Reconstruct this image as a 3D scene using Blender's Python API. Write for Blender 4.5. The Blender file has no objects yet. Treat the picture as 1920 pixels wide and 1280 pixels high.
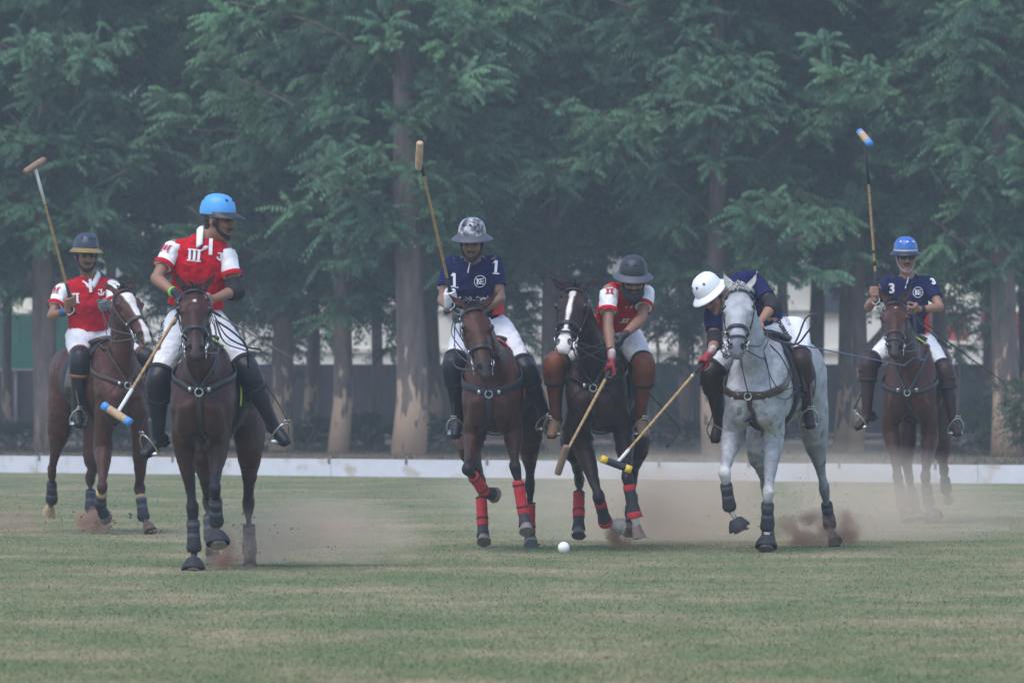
import bpy, math, random
import numpy as np
from mathutils import Vector
R_ = math.radians
sc = bpy.context.scene
# ---------------------------------------------------------------- camera
FPX, CX, HY, CAMZ = 14000.0, 960.0, 690.0, 1.34
cd = bpy.data.cameras.new('camera'); cam = bpy.data.objects.new('camera', cd)
sc.collection.objects.link(cam); sc.camera = cam
cam.location = (0, 0, CAMZ); cam.rotation_euler = (R_(90), 0, 0)
cd.sensor_width = 36; cd.sensor_fit = 'HORIZONTAL'; cd.lens = FPX/1920*36
cd.shift_y = (HY-640)/1920; cd.clip_start = 1; cd.clip_end = 2000
cd.dof.use_dof = True; cd.dof.focus_distance = 54.5; cd.dof.aperture_fstop = 7.0
# ---------------------------------------------------------------- light
SUN_EL, SUN_AZ = 62, -35        # degrees; azimuth measured from the camera side, to the left
world = bpy.data.worlds.new('World'); sc.world = world; world.use_nodes = True
wn = world.node_tree; bg = wn.nodes['Background']
sky = wn.nodes.new('ShaderNodeTexSky'); sky.sky_type = 'NISHITA'; sky.sun_disc = False
sky.sun_elevation = R_(SUN_EL); sky.sun_rotation = R_(180-SUN_AZ)
sky.air_density = 1.0; sky.dust_density = 1.5; sky.ozone_density = 1.0
wn.links.new(sky.outputs[0], bg.inputs[0]); bg.inputs[1].default_value = 0.15
sl = bpy.data.lights.new('sun', 'SUN'); sun = bpy.data.objects.new('sun', sl); sc.collection.objects.link(sun)
sl.energy = 0.9; sl.angle = R_(40); sl.color = (1.0, 0.97, 0.94)
_d = Vector((math.sin(R_(SUN_AZ))*math.cos(R_(SUN_EL)), -math.cos(R_(SUN_AZ))*math.cos(R_(SUN_EL)), math.sin(R_(SUN_EL))))
sun.rotation_euler = _d.to_track_quat('Z', 'Y').to_euler()
sun['label'] = 'sun'
sc.view_settings.view_transform = 'Standard'; sc.view_settings.look = 'None'
sc.view_settings.exposure = 0.92; sc.view_settings.gamma = 1
sc.render.engine = 'CYCLES'; sc.cycles.use_denoising = True
sc.cycles.volume_bounces = 2; sc.cycles.max_bounces = 8; sc.cycles.volume_max_steps = 96; sc.cycles.volume_step_rate = 2.0
sc.cycles.transparent_max_bounces = 16

# ---------------------------------------------------------------- helpers
def A(*v): return np.array(v, dtype=float)
def unit(v): v = np.asarray(v, float); return v/(np.linalg.norm(v)+1e-12)
def W(px, py, D): return A((px-CX)*D/FPX, D, CAMZ+(HY-py)*D/FPX)
def reach(px, py, frm, length, sign=-1):
    """point seen at (px,py) whose distance from frm is length (nearer: sign -1, farther: +1)"""
    r = A((px-CX)/FPX, 1, (HY-py)/FPX); o = A(0, 0, CAMZ)-frm
    a = r@r; b = 2*(r@o); c = o@o-length**2; q = b*b-4*a*c
    D = (-b + (sign*math.sqrt(q) if q > 0 else 0))/(2*a)
    return W(px, py, D)
def srgb(h):
    h = h.lstrip('#'); c = [int(h[i:i+2], 16)/255 for i in (0, 2, 4)]
    return tuple(x/12.92 if x <= .04045 else ((x+.055)/1.055)**2.4 for x in c)

MATS = {}
def mat(name, col, rough=.6, metal=0, spec=.5, vary=0.0, vscale=8.0, bump=0.0, bscale=60.0, attr=False, sheen=0, stretch=None, transl=0, dirt=None):
    if name in MATS: return MATS[name]
    m = bpy.data.materials.new(name); m.use_nodes = True; MATS[name] = m
    nt = m.node_tree; N = nt.nodes; L = nt.links; b = N['Principled BSDF']
    b.inputs['Base Color'].default_value = (*col, 1); b.inputs['Roughness'].default_value = rough
    b.inputs['Metallic'].default_value = metal; b.inputs['Specular IOR Level'].default_value = spec
    if sheen: b.inputs['Sheen Weight'].default_value = sheen
    tc = N.new('ShaderNodeTexCoord'); src = tc.outputs['Object']
    if stretch:
        mp = N.new('ShaderNodeMapping'); mp.inputs['Scale'].default_value = stretch; L.new(src, mp.inputs[0]); src = mp.outputs[0]
    cur = None
    if attr:
        at = N.new('ShaderNodeAttribute'); at.attribute_name = 'Col'; cur = at.outputs['Color']
    if vary:
        nz = N.new('ShaderNodeTexNoise'); nz.inputs['Scale'].default_value = vscale; nz.inputs['Detail'].default_value = 6
        nz.inputs['Roughness'].default_value = .65; L.new(src, nz.inputs['Vector'])
        mr = N.new('ShaderNodeMapRange'); mr.inputs[1].default_value = .3; mr.inputs[2].default_value = .7
        mr.inputs[3].default_value = 1-vary; mr.inputs[4].default_value = 1+vary; L.new(nz.outputs[0], mr.inputs[0])
        mx = N.new('ShaderNodeMix'); mx.data_type = 'RGBA'; mx.blend_type = 'MULTIPLY'; mx.inputs[0].default_value = 1
        if cur: L.new(cur, mx.inputs[6])
        else: mx.inputs[6].default_value = (*col, 1)
        L.new(mr.outputs[0], mx.inputs[7]); cur = mx.outputs[2]
    if dirt:
        nz = N.new('ShaderNodeTexNoise'); nz.inputs['Scale'].default_value = dirt[1]; nz.inputs['Detail'].default_value = 8; L.new(src, nz.inputs['Vector'])
        mr = N.new('ShaderNodeMapRange'); mr.inputs[1].default_value = dirt[2]; mr.inputs[2].default_value = dirt[2]+.12; L.new(nz.outputs[0], mr.inputs[0])
        mx = N.new('ShaderNodeMix'); mx.data_type = 'RGBA'; L.new(mr.outputs[0], mx.inputs[0])
        if cur: L.new(cur, mx.inputs[6])
        else: mx.inputs[6].default_value = (*col, 1)
        mx.inputs[7].default_value = (*dirt[0], 1); cur = mx.outputs[2]
    if cur: L.new(cur, b.inputs['Base Color'])
    if bump:
        nb = N.new('ShaderNodeTexNoise'); nb.inputs['Scale'].default_value = bscale; nb.inputs['Detail'].default_value = 4; L.new(src, nb.inputs['Vector'])
        bp = N.new('ShaderNodeBump'); bp.inputs['Strength'].default_value = 1; bp.inputs['Distance'].default_value = bump
        L.new(nb.outputs[0], bp.inputs['Height']); L.new(bp.outputs[0], b.inputs['Normal'])
    if transl:
        tr = N.new('ShaderNodeBsdfTranslucent'); ms = N.new('ShaderNodeMixShader'); ms.inputs[0].default_value = transl
        if cur: L.new(cur, tr.inputs[0])
        else: tr.inputs[0].default_value = (*col, 1)
        L.new(b.outputs[0], ms.inputs[1]); L.new(tr.outputs[0], ms.inputs[2]); L.new(ms.outputs[0], N['Material Output'].inputs[0])
    return m

def empty(name, loc, label=None, cat=None, group=None, kind=None):
    o = bpy.data.objects.new(name, None); sc.collection.objects.link(o); o.location = [float(v) for v in loc]
    o.empty_display_size = .2; tag(o, label, cat, group, kind); return o
def tag(o, label=None, cat=None, group=None, kind=None):
    if label: o['label'] = label
    if cat: o['category'] = cat
    if group: o['group'] = group
    if kind: o['kind'] = kind
    return o
def rootloc(p):
    while p.parent: p = p.parent
    return np.array(p.location)
def mk(name, V, Fc, m, parent=None, smooth=True, cols=None, loc=None):
    """one mesh object from world coordinates"""
    V = np.asarray(V, float); me = bpy.data.meshes.new(name)
    off = rootloc(parent) if parent is not None else (np.asarray(loc, float) if loc is not None else np.zeros(3))
    V = V-off
    if isinstance(Fc, np.ndarray):
        n, k = Fc.shape
        me.vertices.add(len(V)); me.vertices.foreach_set('co', V.astype(np.float32).ravel())
        me.loops.add(n*k); me.loops.foreach_set('vertex_index', Fc.astype(np.int32).ravel())
        me.polygons.add(n); me.polygons.foreach_set('loop_start', np.arange(0, n*k, k, dtype=np.int32))
        me.polygons.foreach_set('loop_total', np.full(n, k, dtype=np.int32)); me.update(calc_edges=True)
    else:
        me.from_pydata([tuple(v) for v in V], [], Fc); me.update()
    me.polygons.foreach_set('use_smooth', [smooth]*len(me.polygons))
    if cols is not None:
        ca = me.color_attributes.new('Col', 'FLOAT_COLOR', 'POINT')
        c4 = np.ones((len(V), 4), np.float32); c4[:, :3] = cols; ca.data.foreach_set('color', c4.ravel())
    if m: me.materials.append(m)
    o = bpy.data.objects.new(name, me); sc.collection.objects.link(o)
    if parent is not None: o.parent = parent
    elif loc is not None: o.location = [float(v) for v in loc]
    return o

class MB:
    """collects simple shapes into one mesh"""
    def __init__(s): s.V = []; s.F = []; s.C = []
    def add(s, V, Fc, col=None):
        n = len(s.V); s.V += [tuple(v) for v in V]; s.F += [tuple(i+n for i in f) for f in Fc]
        s.C += [col or (1, 1, 1)]*len(V); return s
    def box(s, c, h, ax=None):
        ax = np.eye(3) if ax is None else np.array(ax, float); c = np.asarray(c, float); V = []
        for x in (-1, 1):
            for y in (-1, 1):
                for z in (-1, 1): V.append(c+ax[0]*x*h[0]+ax[1]*y*h[1]+ax[2]*z*h[2])
        return s.add(V, [(0, 1, 3, 2), (4, 6, 7, 5), (0, 4, 5, 1), (2, 3, 7, 6), (0, 2, 6, 4), (1, 5, 7, 3)])
    def tube(s, pts, rad, n=8, cap=True, flat=1.0, up=None):
        pts = [np.asarray(p, float) for p in pts]; rad = [rad]*len(pts) if np.isscalar(rad) else rad
        V = []; Fc = []; m = len(pts); prev = None
        for i, p in enumerate(pts):
            t = unit(pts[min(i+1, m-1)]-pts[max(i-1, 0)])
            if prev is None:
                a = np.asarray(up, float) if up is not None else (A(0, 0, 1) if abs(t[2]) < .9 else A(1, 0, 0))
            else: a = prev
            u = unit(a-t*(a@t)); prev = u; v = np.cross(t, u)
            for j in range(n):
                an = 2*math.pi*j/n; V.append(p+rad[i]*(math.cos(an)*u+flat*math.sin(an)*v))
        for i in range(m-1):
            for j in range(n): Fc.append((i*n+j, i*n+(j+1) % n, (i+1)*n+(j+1) % n, (i+1)*n+j))
        if cap: Fc += [tuple(range(n-1, -1, -1)), tuple((m-1)*n+j for j in range(n))]
        return s.add(V, Fc)
    def ell(s, c, r, ax=None, nu=12, nv=8):
        ax = np.eye(3) if ax is None else np.array(ax, float); V = []; Fc = []; c = np.asarray(c, float)
        for i in range(nv+1):
            th = math.pi*i/nv
            for j in range(nu):
                ph = 2*math.pi*j/nu
                V.append(c+ax[0]*r[0]*math.sin(th)*math.cos(ph)+ax[1]*r[1]*math.sin(th)*math.sin(ph)+ax[2]*r[2]*math.cos(th))
        for i in range(nv):
            for j in range(nu): Fc.append(((i+1)*nu+j, (i+1)*nu+(j+1) % nu, i*nu+(j+1) % nu, i*nu+j))
        return s.add(V, Fc)
    def build(s, name, m, parent=None, smooth=True, loc=None, cols=False):
        return mk(name, s.V, s.F, m, parent, smooth, np.array(s.C) if cols else None, loc)

def cr(P, n):
    """Catmull-Rom resampling of rows"""
    P = np.asarray(P, float)
    if P.ndim == 1: P = P[:, None]
    m = len(P); Q = np.vstack([2*P[0]-P[1], P, 2*P[-1]-P[-2]]); out = []
    for i in range(m-1):
        p0, p1, p2, p3 = Q[i:i+4]
        for j in range(n):
            t = j/n
            out.append(.5*((2*p1)+(-p0+p2)*t+(2*p0-5*p1+4*p2-p3)*t*t+(-p0+3*p1-3*p2+p3)*t**3))
    out.append(P[-1]); return np.array(out)

# ---------------------------------------------------------------- implicit bodies
class Field:
    def __init__(s): s.ch = []
    def chain(s, pts, ru, rv=None, U=(1, 0, 0), k=.02, col=(1, 1, 1), cut=None, sub=False, sm=3):
        pts = np.asarray([np.asarray(p, float) for p in pts]); n = len(pts)
        if n == 1: pts = np.vstack([pts, pts+A(0, 0, 1e-3)]); n = 2; sm = 1
        f = lambda r: np.array([r]*n, float) if np.isscalar(r) else np.array(list(r)+[r[-1]]*(n-len(r)), float)
        ru = f(ru); rv = f(rv) if rv is not None else ru.copy()
        col = np.array(col, float); col = np.tile(col, (n, 1)) if col.ndim == 1 else col
        if len(col) < n: col = np.vstack([col, np.tile(col[-1], (n-len(col), 1))])
        U = np.array(U, float); U = np.tile(U, (n, 1)) if U.ndim == 1 else U
        if sm > 1 and n > 2:
            ts = np.linspace(0, n-1, (n-1)*sm+1)
            li = lambda a: np.array([a[int(min(t, n-1-1e-9))]*(1-(t-int(min(t, n-1-1e-9))))+a[int(min(t, n-1-1e-9))+1]*(t-int(min(t, n-1-1e-9))) for t in ts])
            pts, ru, rv, col, U = cr(pts, sm), np.maximum(cr(ru, sm)[:, 0], .003), np.maximum(cr(rv, sm)[:, 0], .003), li(col), li(U)
        segs = []
        for i in range(len(pts)-1):
            a, b = pts[i], pts[i+1]; L = np.linalg.norm(b-a)
            if L < 1e-6: continue
            w = (b-a)/L; u = U[i]-w*(U[i]@w)
            if np.linalg.norm(u) < 1e-3: u = A(0, 1, 0)-w*w[1]
            u = unit(u); v = np.cross(w, u)
            segs.append((a, w, L, u, v, ru[i], ru[i+1], rv[i], rv[i+1], col[i], col[i+1]))
        s.ch.append(dict(segs=segs, k=k, cut=cut, sub=sub)); return s
    @staticmethod
    def seg_d(sg, P):
        a, w, L, u, v, ra, rb, va, vb = sg[:9]
        q = P-a; z = q@w; t = np.clip(z/L, 0, 1); x = q@u; y = q@v
        z = z-t*L; ru = ra+(rb-ra)*t; rv = va+(vb-va)*t; rz = np.minimum(ru, rv)
        ix = x/ru; iy = y/rv; iz = z/rz
        k0 = np.sqrt(ix*ix+iy*iy+iz*iz); k1 = np.sqrt((ix/ru)**2+(iy/rv)**2+(iz/rz)**2)
        return k0*(k0-1)/np.maximum(k1, 1e-6), t
    def chain_d(s, c, P, want_col=False):
        d = np.full(len(P), 9.0); C = np.zeros((len(P), 3))
        for sg in c['segs']:
            e, t = s.seg_d(sg, P)
            if want_col:
                m = e < d; C[m] = (sg[9]+(sg[10]-sg[9])*t[:, None])[m]
            d = np.minimum(d, e)
        if c['cut']:
            for p, n in c['cut']: d = np.maximum(d, (P-p)@unit(n))
        return (d, C) if want_col else d
    def d(s, P):
        P = np.atleast_2d(P)
        if hasattr(s, 'fine'):
            D = s.look(s.coarse, P); m = np.abs(D) < .06
            if m.any():
                e = s.look(s.fine, P[m]); D[m] = np.where(np.abs(e) < .04, e, D[m])
            return D
        D = np.full(len(P), 9.0)
        for c in s.ch:
            e = s.chain_d(c, P); D = s.comb(D, e, c)
        return D
    @staticmethod
    def look(gr, P):
        G, lo, res = gr; q = (P-lo)/res; n = np.array(G.shape)-2
        o = np.linalg.norm(np.maximum(np.maximum(-q, q-(n+1)), 0), axis=1)*res
        q = np.clip(q, 0, n+.999); i = np.minimum(q.astype(int), n); t = q-i; x, y, z = i.T; a, b, c = t.T; r = 0
        for dx in (0, 1):
            for dy in (0, 1):
                for dz in (0, 1): r = r+G[x+dx, y+dy, z+dz]*(a if dx else 1-a)*(b if dy else 1-b)*(c if dz else 1-c)
        return r+o
    @staticmethod
    def comb(D, e, c):
        k = c['k']
        if c['sub']: e = -e; h = np.maximum(k-np.abs(D-e), 0)/k; return np.maximum(D, e)+h*h*k*.25
        h = np.maximum(k-np.abs(D-e), 0)/k; return np.minimum(D, e)-h*h*k*.25
    def grad(s, P, h=.004):
        P = np.atleast_2d(P); g = np.stack([s.d(P+np.eye(3)[i]*h)-s.d(P-np.eye(3)[i]*h) for i in range(3)], 1)
        return g/(np.linalg.norm(g, axis=1, keepdims=True)+1e-9)
    def snap(s, P, off=.004, it=6):
        P = np.array(np.atleast_2d(P), float)
        for _ in range(it): P = P-(s.d(P)-off)[:, None]*s.grad(P)*.9
        return P
    def trace(s, O, dr, off=.004, maxd=1.5):
        O = np.atleast_2d(np.asarray(O, float)).copy(); dr = np.broadcast_to(np.asarray(dr, float), O.shape)
        t = np.zeros(len(O))
        for _ in range(40):
            d = s.d(O+dr*t[:, None])-off; t = np.minimum(t+np.clip(d, -.05, .1)*.8, maxd)
        return O+dr*t[:, None], t < maxd*.98
    def colors(s, P):
        W_ = np.zeros(len(P)); C = np.zeros((len(P), 3))
        for c in s.ch:
            lo, hi = c['bb']; m = np.all((P > lo-.03) & (P < hi+.03), axis=1)
            if c['sub'] or not m.any(): continue
            d, cc = s.chain_d(c, P[m], True); w = np.exp(-np.maximum(d, 0)/.005)+1e-9
            W_[m] += w; C[m] += cc*w[:, None]
        return C/np.maximum(W_, 1e-12)[:, None]
    def mesh(s, res=.01):
        G, lo = s.sample(res, 2.5*res, 3*res); V, Fq = nets(G, lo, res)
        G2, lo2 = s.sample(.028, .22, .20); s.coarse = (np.minimum(G2, .35), lo2, .028); s.fine = (np.minimum(G, .3), lo, res)
        return V, Fq
    def sample(s, res, mgn, pad):
        lo = np.full(3, 1e9); hi = -lo
        for c in s.ch:
            l = np.full(3, 1e9); h = -l
            for sg in c['segs']:
                a, w, L = sg[:3]; b = a+w*L; r = max(sg[5:9])
                l = np.minimum(l, np.minimum(a, b)-r); h = np.maximum(h, np.maximum(a, b)+r)
            c['bb'] = (l, h)
            if not c['sub']: lo = np.minimum(lo, l); hi = np.maximum(hi, h)
        lo -= pad; hi += pad; n = np.ceil((hi-lo)/res).astype(int)+1
        ax = [lo[i]+res*np.arange(n[i]) for i in range(3)]
        G = np.full(n, 9.0, np.float32)
        def rng(l, h, mg):
            i0 = np.clip(np.floor((l-mg-lo)/res).astype(int), 0, n-1); i1 = np.clip(np.ceil((h+mg-lo)/res).astype(int)+1, 1, n)
            return i0, i1
        for c in s.ch:
            mg = c['k']+mgn; i0, i1 = rng(*c['bb'], mg)
            if np.any(i1 <= i0): continue
            T = np.full(i1-i0, 9.0, np.float32)
            for sg in c['segs']:
                a, w, L, u, v, ra, rb, va, vb = sg[:9]; b = a+w*L; r = max(ra, rb, va, vb)
                j0, j1 = rng(np.minimum(a, b)-r, np.maximum(a, b)+r, mg)
                if np.any(j1 <= j0): continue
                X = (ax[0][j0[0]:j1[0]]-a[0])[:, None, None]; Y = (ax[1][j0[1]:j1[1]]-a[1])[None, :, None]; Z = (ax[2][j0[2]:j1[2]]-a[2])[None, None, :]
                z = X*w[0]+Y*w[1]+Z*w[2]; t = np.clip(z/L, 0, 1)
                x = X*u[0]+Y*u[1]+Z*u[2]; y = X*v[0]+Y*v[1]+Z*v[2]; z = z-t*L
                ru = ra+(rb-ra)*t; rv = va+(vb-va)*t; rz = np.minimum(ru, rv)
                ix = x/ru; iy = y/rv; iz = z/rz
                k0 = np.sqrt(ix*ix+iy*iy+iz*iz); k1 = np.sqrt((ix/ru)**2+(iy/rv)**2+(iz/rz)**2)
                d = (k0*(k0-1)/np.maximum(k1, 1e-6)).astype(np.float32)
                q0 = j0-i0; q1 = j1-i0; sl_ = (slice(q0[0], q1[0]), slice(q0[1], q1[1]), slice(q0[2], q1[2]))
                T[sl_] = np.minimum(T[sl_], d)
            if c['cut']:
                for p, nn in c['cut']:
                    nn = unit(nn)
                    pl = (ax[0][i0[0]:i1[0]]-p[0])[:, None, None]*nn[0]+(ax[1][i0[1]:i1[1]]-p[1])[None, :, None]*nn[1]+(ax[2][i0[2]:i1[2]]-p[2])[None, None, :]*nn[2]
                    T = np.maximum(T, pl.astype(np.float32))
            sl_ = (slice(i0[0], i1[0]), slice(i0[1], i1[1]), slice(i0[2], i1[2]))
            G[sl_] = s.comb(G[sl_], T, c)
        return G, lo
    def build(s, name, m, parent, res=.01, cols=False, fn=None):
        V, Fq = s.mesh(res); C = None
        if cols:
            C = s.colors(V)
            if fn: C = fn(V, C)
        return mk(name, V, Fq, m, parent, True, C)

_TX = {}
def ripple(o, size, strength, mid=.78, kind='CLOUDS'):
    key = (size, kind)
    if key not in _TX:
        t = bpy.data.textures.new('folds', kind); t.noise_scale = size
        if kind == 'CLOUDS': t.noise_depth = 2
        _TX[key] = t
    m = o.modifiers.new('folds', 'DISPLACE'); m.texture = _TX[key]; m.strength = strength; m.mid_level = mid; m.texture_coords = 'LOCAL'; return o
def nets(G, lo, res):
    ins = G < 0; a = ins.astype(np.int8)
    cnt = sum(a[i:a.shape[0]-1+i, j:a.shape[1]-1+j, k:a.shape[2]-1+k] for i in (0, 1) for j in (0, 1) for k in (0, 1))
    act = (cnt > 0) & (cnt < 8); idx = np.argwhere(act); ids = np.full(act.shape, -1, np.int32); ids[act] = np.arange(len(idx))
    cs = np.array([(i, j, k) for i in (0, 1) for j in (0, 1) for k in (0, 1)])
    val = np.stack([G[idx[:, 0]+c[0], idx[:, 1]+c[1], idx[:, 2]+c[2]] for c in cs], 1).astype(float)
    acc = np.zeros((len(idx), 3)); num = np.zeros(len(idx))
    for i in range(8):
        for j in range(i+1, 8):
            if np.abs(cs[i]-cs[j]).sum() != 1: continue
            m = (val[:, i] < 0) != (val[:, j] < 0)
            t = np.where(m, val[:, i]/np.where(m, val[:, i]-val[:, j], 1), 0)
            acc += np.where(m[:, None], cs[i]+(cs[j]-cs[i])*t[:, None], 0); num += m
    V = lo+res*(idx+acc/num[:, None]); Fs = []
    for ax_ in range(3):
        o1, o2 = [(1, 2), (2, 0), (0, 1)][ax_]
        s0 = [slice(None)]*3; s1 = [slice(None)]*3; s0[ax_] = slice(0, -1); s1[ax_] = slice(1, None)
        A0 = ins[tuple(s0)]; A1 = ins[tuple(s1)]; e = np.argwhere(A0 != A1)
        e = e[(e[:, o1] > 0) & (e[:, o2] > 0) & (e[:, o1] < ids.shape[o1]) & (e[:, o2] < ids.shape[o2])]
        q = []
        for d1, d2 in ((-1, -1), (0, -1), (0, 0), (-1, 0)):
            f = e.copy(); f[:, o1] += d1; f[:, o2] += d2; q.append(ids[f[:, 0], f[:, 1], f[:, 2]])
        q = np.stack(q, 1); fl = ~A0[e[:, 0], e[:, 1], e[:, 2]]; q[fl] = q[fl][:, ::-1]
        Fs.append(q)
    Fq = np.vstack(Fs); return V, Fq[np.all(Fq >= 0, axis=1)]

def ribbon(mb, P, Nn, w, th=.004):
    """flat strap along P with outward normals Nn"""
    P = np.asarray(P); m = len(P); V = []; Fc = []
    for i in range(m):
        t = unit(P[min(i+1, m-1)]-P[max(i-1, 0)]); n = unit(Nn[i]-t*(Nn[i]@t)); b = np.cross(t, n)*w/2
        V += [P[i]-b, P[i]+b, P[i]+b*.9+n*th, P[i]-b*.9+n*th]
    for i in range(m-1):
        for j in range(4): Fc.append((i*4+j, i*4+(j+1) % 4, (i+1)*4+(j+1) % 4, (i+1)*4+j))
    Fc += [(3, 2, 1, 0), tuple((m-1)*4+j for j in range(4))]
    mb.add(V, Fc)
def strap(mb, fld, pts, w, off=.003, th=.005, n=6):
    P = cr(np.array(pts), n) if len(pts) > 2 else np.array([pts[0]+(pts[1]-pts[0])*t for t in np.linspace(0, 1, n*2)])
    P = fld.snap(P, off); ribbon(mb, P, fld.grad(P), w, th)
def ring(mb, fld, c, u, v, w, Rr=.3, a0=0, a1=360, off=.003, th=.005, n=28):
    an = np.radians(np.linspace(a0, a1, n)); dr = np.cos(an)[:, None]*u+np.sin(an)[:, None]*v
    P, ok = fld.trace(c+dr*Rr, -dr, off, Rr); ribbon(mb, P, dr, w, th)
def slab(fld, poly, org, U, V, N, th=.006, depth=.4, m=None, name='panel', parent=None, nseg=8, mb=None):
    pass

def text_mesh(body, size, bold=.0):
    cu = bpy.data.curves.new('t', 'FONT'); cu.body = body; cu.size = size; cu.align_x = 'CENTER'; cu.align_y = 'CENTER'; cu.offset = bold; cu.resolution_u = 4
    o = bpy.data.objects.new('t', cu); sc.collection.objects.link(o)
    me = bpy.data.meshes.new_from_object(o.evaluated_get(bpy.context.evaluated_depsgraph_get()))
    V = np.array([v.co[:] for v in me.vertices]); Fc = [tuple(p.vertices) for p in me.polygons]
    bpy.data.objects.remove(o); bpy.data.curves.remove(cu); bpy.data.meshes.remove(me)
    return V[:, :2], Fc
def polys(lst):
    V = []; Fc = []
    for p in lst:
        Fc.append(tuple(range(len(V), len(V)+len(p)))); V += p
    return np.array(V, float), Fc
def rect(x0, y0, x1, y1): return [(x0, y0), (x1, y0), (x1, y1), (x0, y1)]
def ringpoly(r0, r1, n=24, a0=0, a1=360):
    out = []
    for i in range(n):
        a = R_(a0+(a1-a0)*i/n); b = R_(a0+(a1-a0)*(i+1)/n)
        out.append([(r0*math.cos(a), r0*math.sin(a)), (r0*math.cos(b), r0*math.sin(b)), (r1*math.cos(b), r1*math.sin(b)), (r1*math.cos(a), r1*math.sin(a))][::-1])
    return out
def decal(fld, V2, Fc, c, U, V, m, name, parent, off=.004, rot=0, back=.25):
    """lettering laid on a surface: points thrown along the panel's normal on to the cloth"""
    U = unit(U); V = unit(V-U*(V@U)); N = np.cross(U, V)
    if rot: cs, sn = math.cos(R_(rot)), math.sin(R_(rot)); V2 = np.c_[V2[:, 0]*cs-V2[:, 1]*sn, V2[:, 0]*sn+V2[:, 1]*cs]
    O = c+V2[:, :1]*U+V2[:, 1:2]*V+N*back
    P, ok = fld.trace(O, -N, off, back+.3)
    return mk(name, P, Fc, m, parent, False)
# ================================================================ setting
def ground_mat(gain=1.0):
    m = bpy.data.materials.new('turf'); m.use_nodes = True; N = m.node_tree.nodes; L = m.node_tree.links; b = N['Principled BSDF']
    b.inputs['Roughness'].default_value = .95; b.inputs['Specular IOR Level'].default_value = .1
    tc = N.new('ShaderNodeTexCoord')
    def noise(scale, det=6, st=None, ro=.6):
        n = N.new('ShaderNodeTexNoise'); n.inputs['Scale'].default_value = scale; n.inputs['Detail'].default_value = det; n.inputs['Roughness'].default_value = ro
        mp = N.new('ShaderNodeMapping'); mp.inputs['Scale'].default_value = st or (1, 1, 1); L.new(tc.outputs['Object'], mp.inputs[0]); L.new(mp.outputs[0], n.inputs['Vector']); return n.outputs[0]
    def ramp(src, stops):
        r = N.new('ShaderNodeValToRGB'); e = r.color_ramp.elements
        while len(e) < len(stops): e.new(.5)
        for x, (p, c) in zip(e, stops): x.position = p; x.color = (*c, 1)
        L.new(src, r.inputs[0]); return r.outputs[0]
    def mix(f, a, b_, bl='MIX'):
        x = N.new('ShaderNodeMix'); x.data_type = 'RGBA'; x.blend_type = bl
        if hasattr(f, 'links'): L.new(f, x.inputs[0])
        else: x.inputs[0].default_value = f
        L.new(a, x.inputs[6]); L.new(b_, x.inputs[7]); return x.outputs[2]
    n1 = noise(.8, 9, (1.15, .62, 1), .70); n2 = noise(.35, 3, (.28, 1, 1), .5); nm = N.new('ShaderNodeMath'); nm.operation = 'MULTIPLY_ADD'; L.new(n1, nm.inputs[0]); nm.inputs[1].default_value = .80
    nq = N.new('ShaderNodeMath'); nq.operation = 'MULTIPLY'; L.new(n2, nq.inputs[0]); nq.inputs[1].default_value = .20; L.new(nq.outputs[0], nm.inputs[2])
    big = ramp(nm.outputs[0], [(.38, (.108, .143, .067)), (.46, (.138, .158, .080)), (.54, (.185, .178, .102)), (.64, (.28, .232, .15))])
    fine = ramp(noise(9, 8, (1, 1, 1), .75), [(.3, (.78, .82, .78)), (.5, (1, 1, 1)), (.7, (1.25, 1.2, 1.15))])
    c = mix(.85, big, fine, 'MULTIPLY')
    c2 = ramp(noise(38, 4, (1, .35, 1), .7), [(.36, (.7, .75, .7)), (.6, (1.15, 1.12, 1.1))]); c = mix(.8, c, c2, 'MULTIPLY')
    soil = ramp(noise(2.3, 6, (.5, 1, 1), .7), [(.64, (0, 0, 0)), (.74, (.8, .8, .8))])
    rgb = N.new('ShaderNodeRGB'); rgb.outputs[0].default_value = (.20, .125, .085, 1)
    sx = N.new('ShaderNodeSeparateColor'); L.new(soil, sx.inputs[0]); c = mix(sx.outputs[0], c, rgb.outputs[0])
    if gain != 1:
        g_ = N.new('ShaderNodeRGB'); g_.outputs[0].default_value = (gain, gain, gain, 1); c = mix(1.0, c, g_.outputs[0], 'MULTIPLY')
    L.new(c, b.inputs['Base Color'])
    bp = N.new('ShaderNodeBump'); bp.inputs['Strength'].default_value = .5; bp.inputs['Distance'].default_value = .003; L.new(noise(14, 6), bp.inputs['Height']); L.new(bp.outputs[0], b.inputs['Normal'])
    return m
TURF = ground_mat()
rng = np.random.default_rng(7)
def grid(x0, x1, y0, y1, nx, ny, z=0, amp=0):
    xs = np.linspace(x0, x1, nx); ys = np.linspace(y0, y1, ny); X, Y = np.meshgrid(xs, ys, indexing='ij')
    Zz = z+amp*(np.sin(X*.9+1)*np.cos(Y*.7)+.5*np.sin(X*2.3+Y*1.9)); V = np.stack([X, Y, Zz], 2).reshape(-1, 3)
    i, j = np.meshgrid(np.arange(nx-1), np.arange(ny-1), indexing='ij'); a = (i*ny+j).ravel(); return V, np.stack([a, a+ny, a+ny+1, a+1], 1)
V, Fq = grid(-400, 400, -20, 900, 9, 24); tag(mk('ground', V, Fq, TURF), kind='structure')
# bare strip of dry earth and leaf litter behind the boundary board
EARTH = mat('dry_earth', (.15, .105, .078), .95, vary=.45, vscale=1.6, bump=.04, bscale=9, dirt=((.115, .105, .052), 1.1, .52))
V, Fq = grid(-60, 60, 97.5, 160, 40, 40, .03, .02); tag(mk('dry_ground', V, Fq, EARTH), kind='structure')
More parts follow.
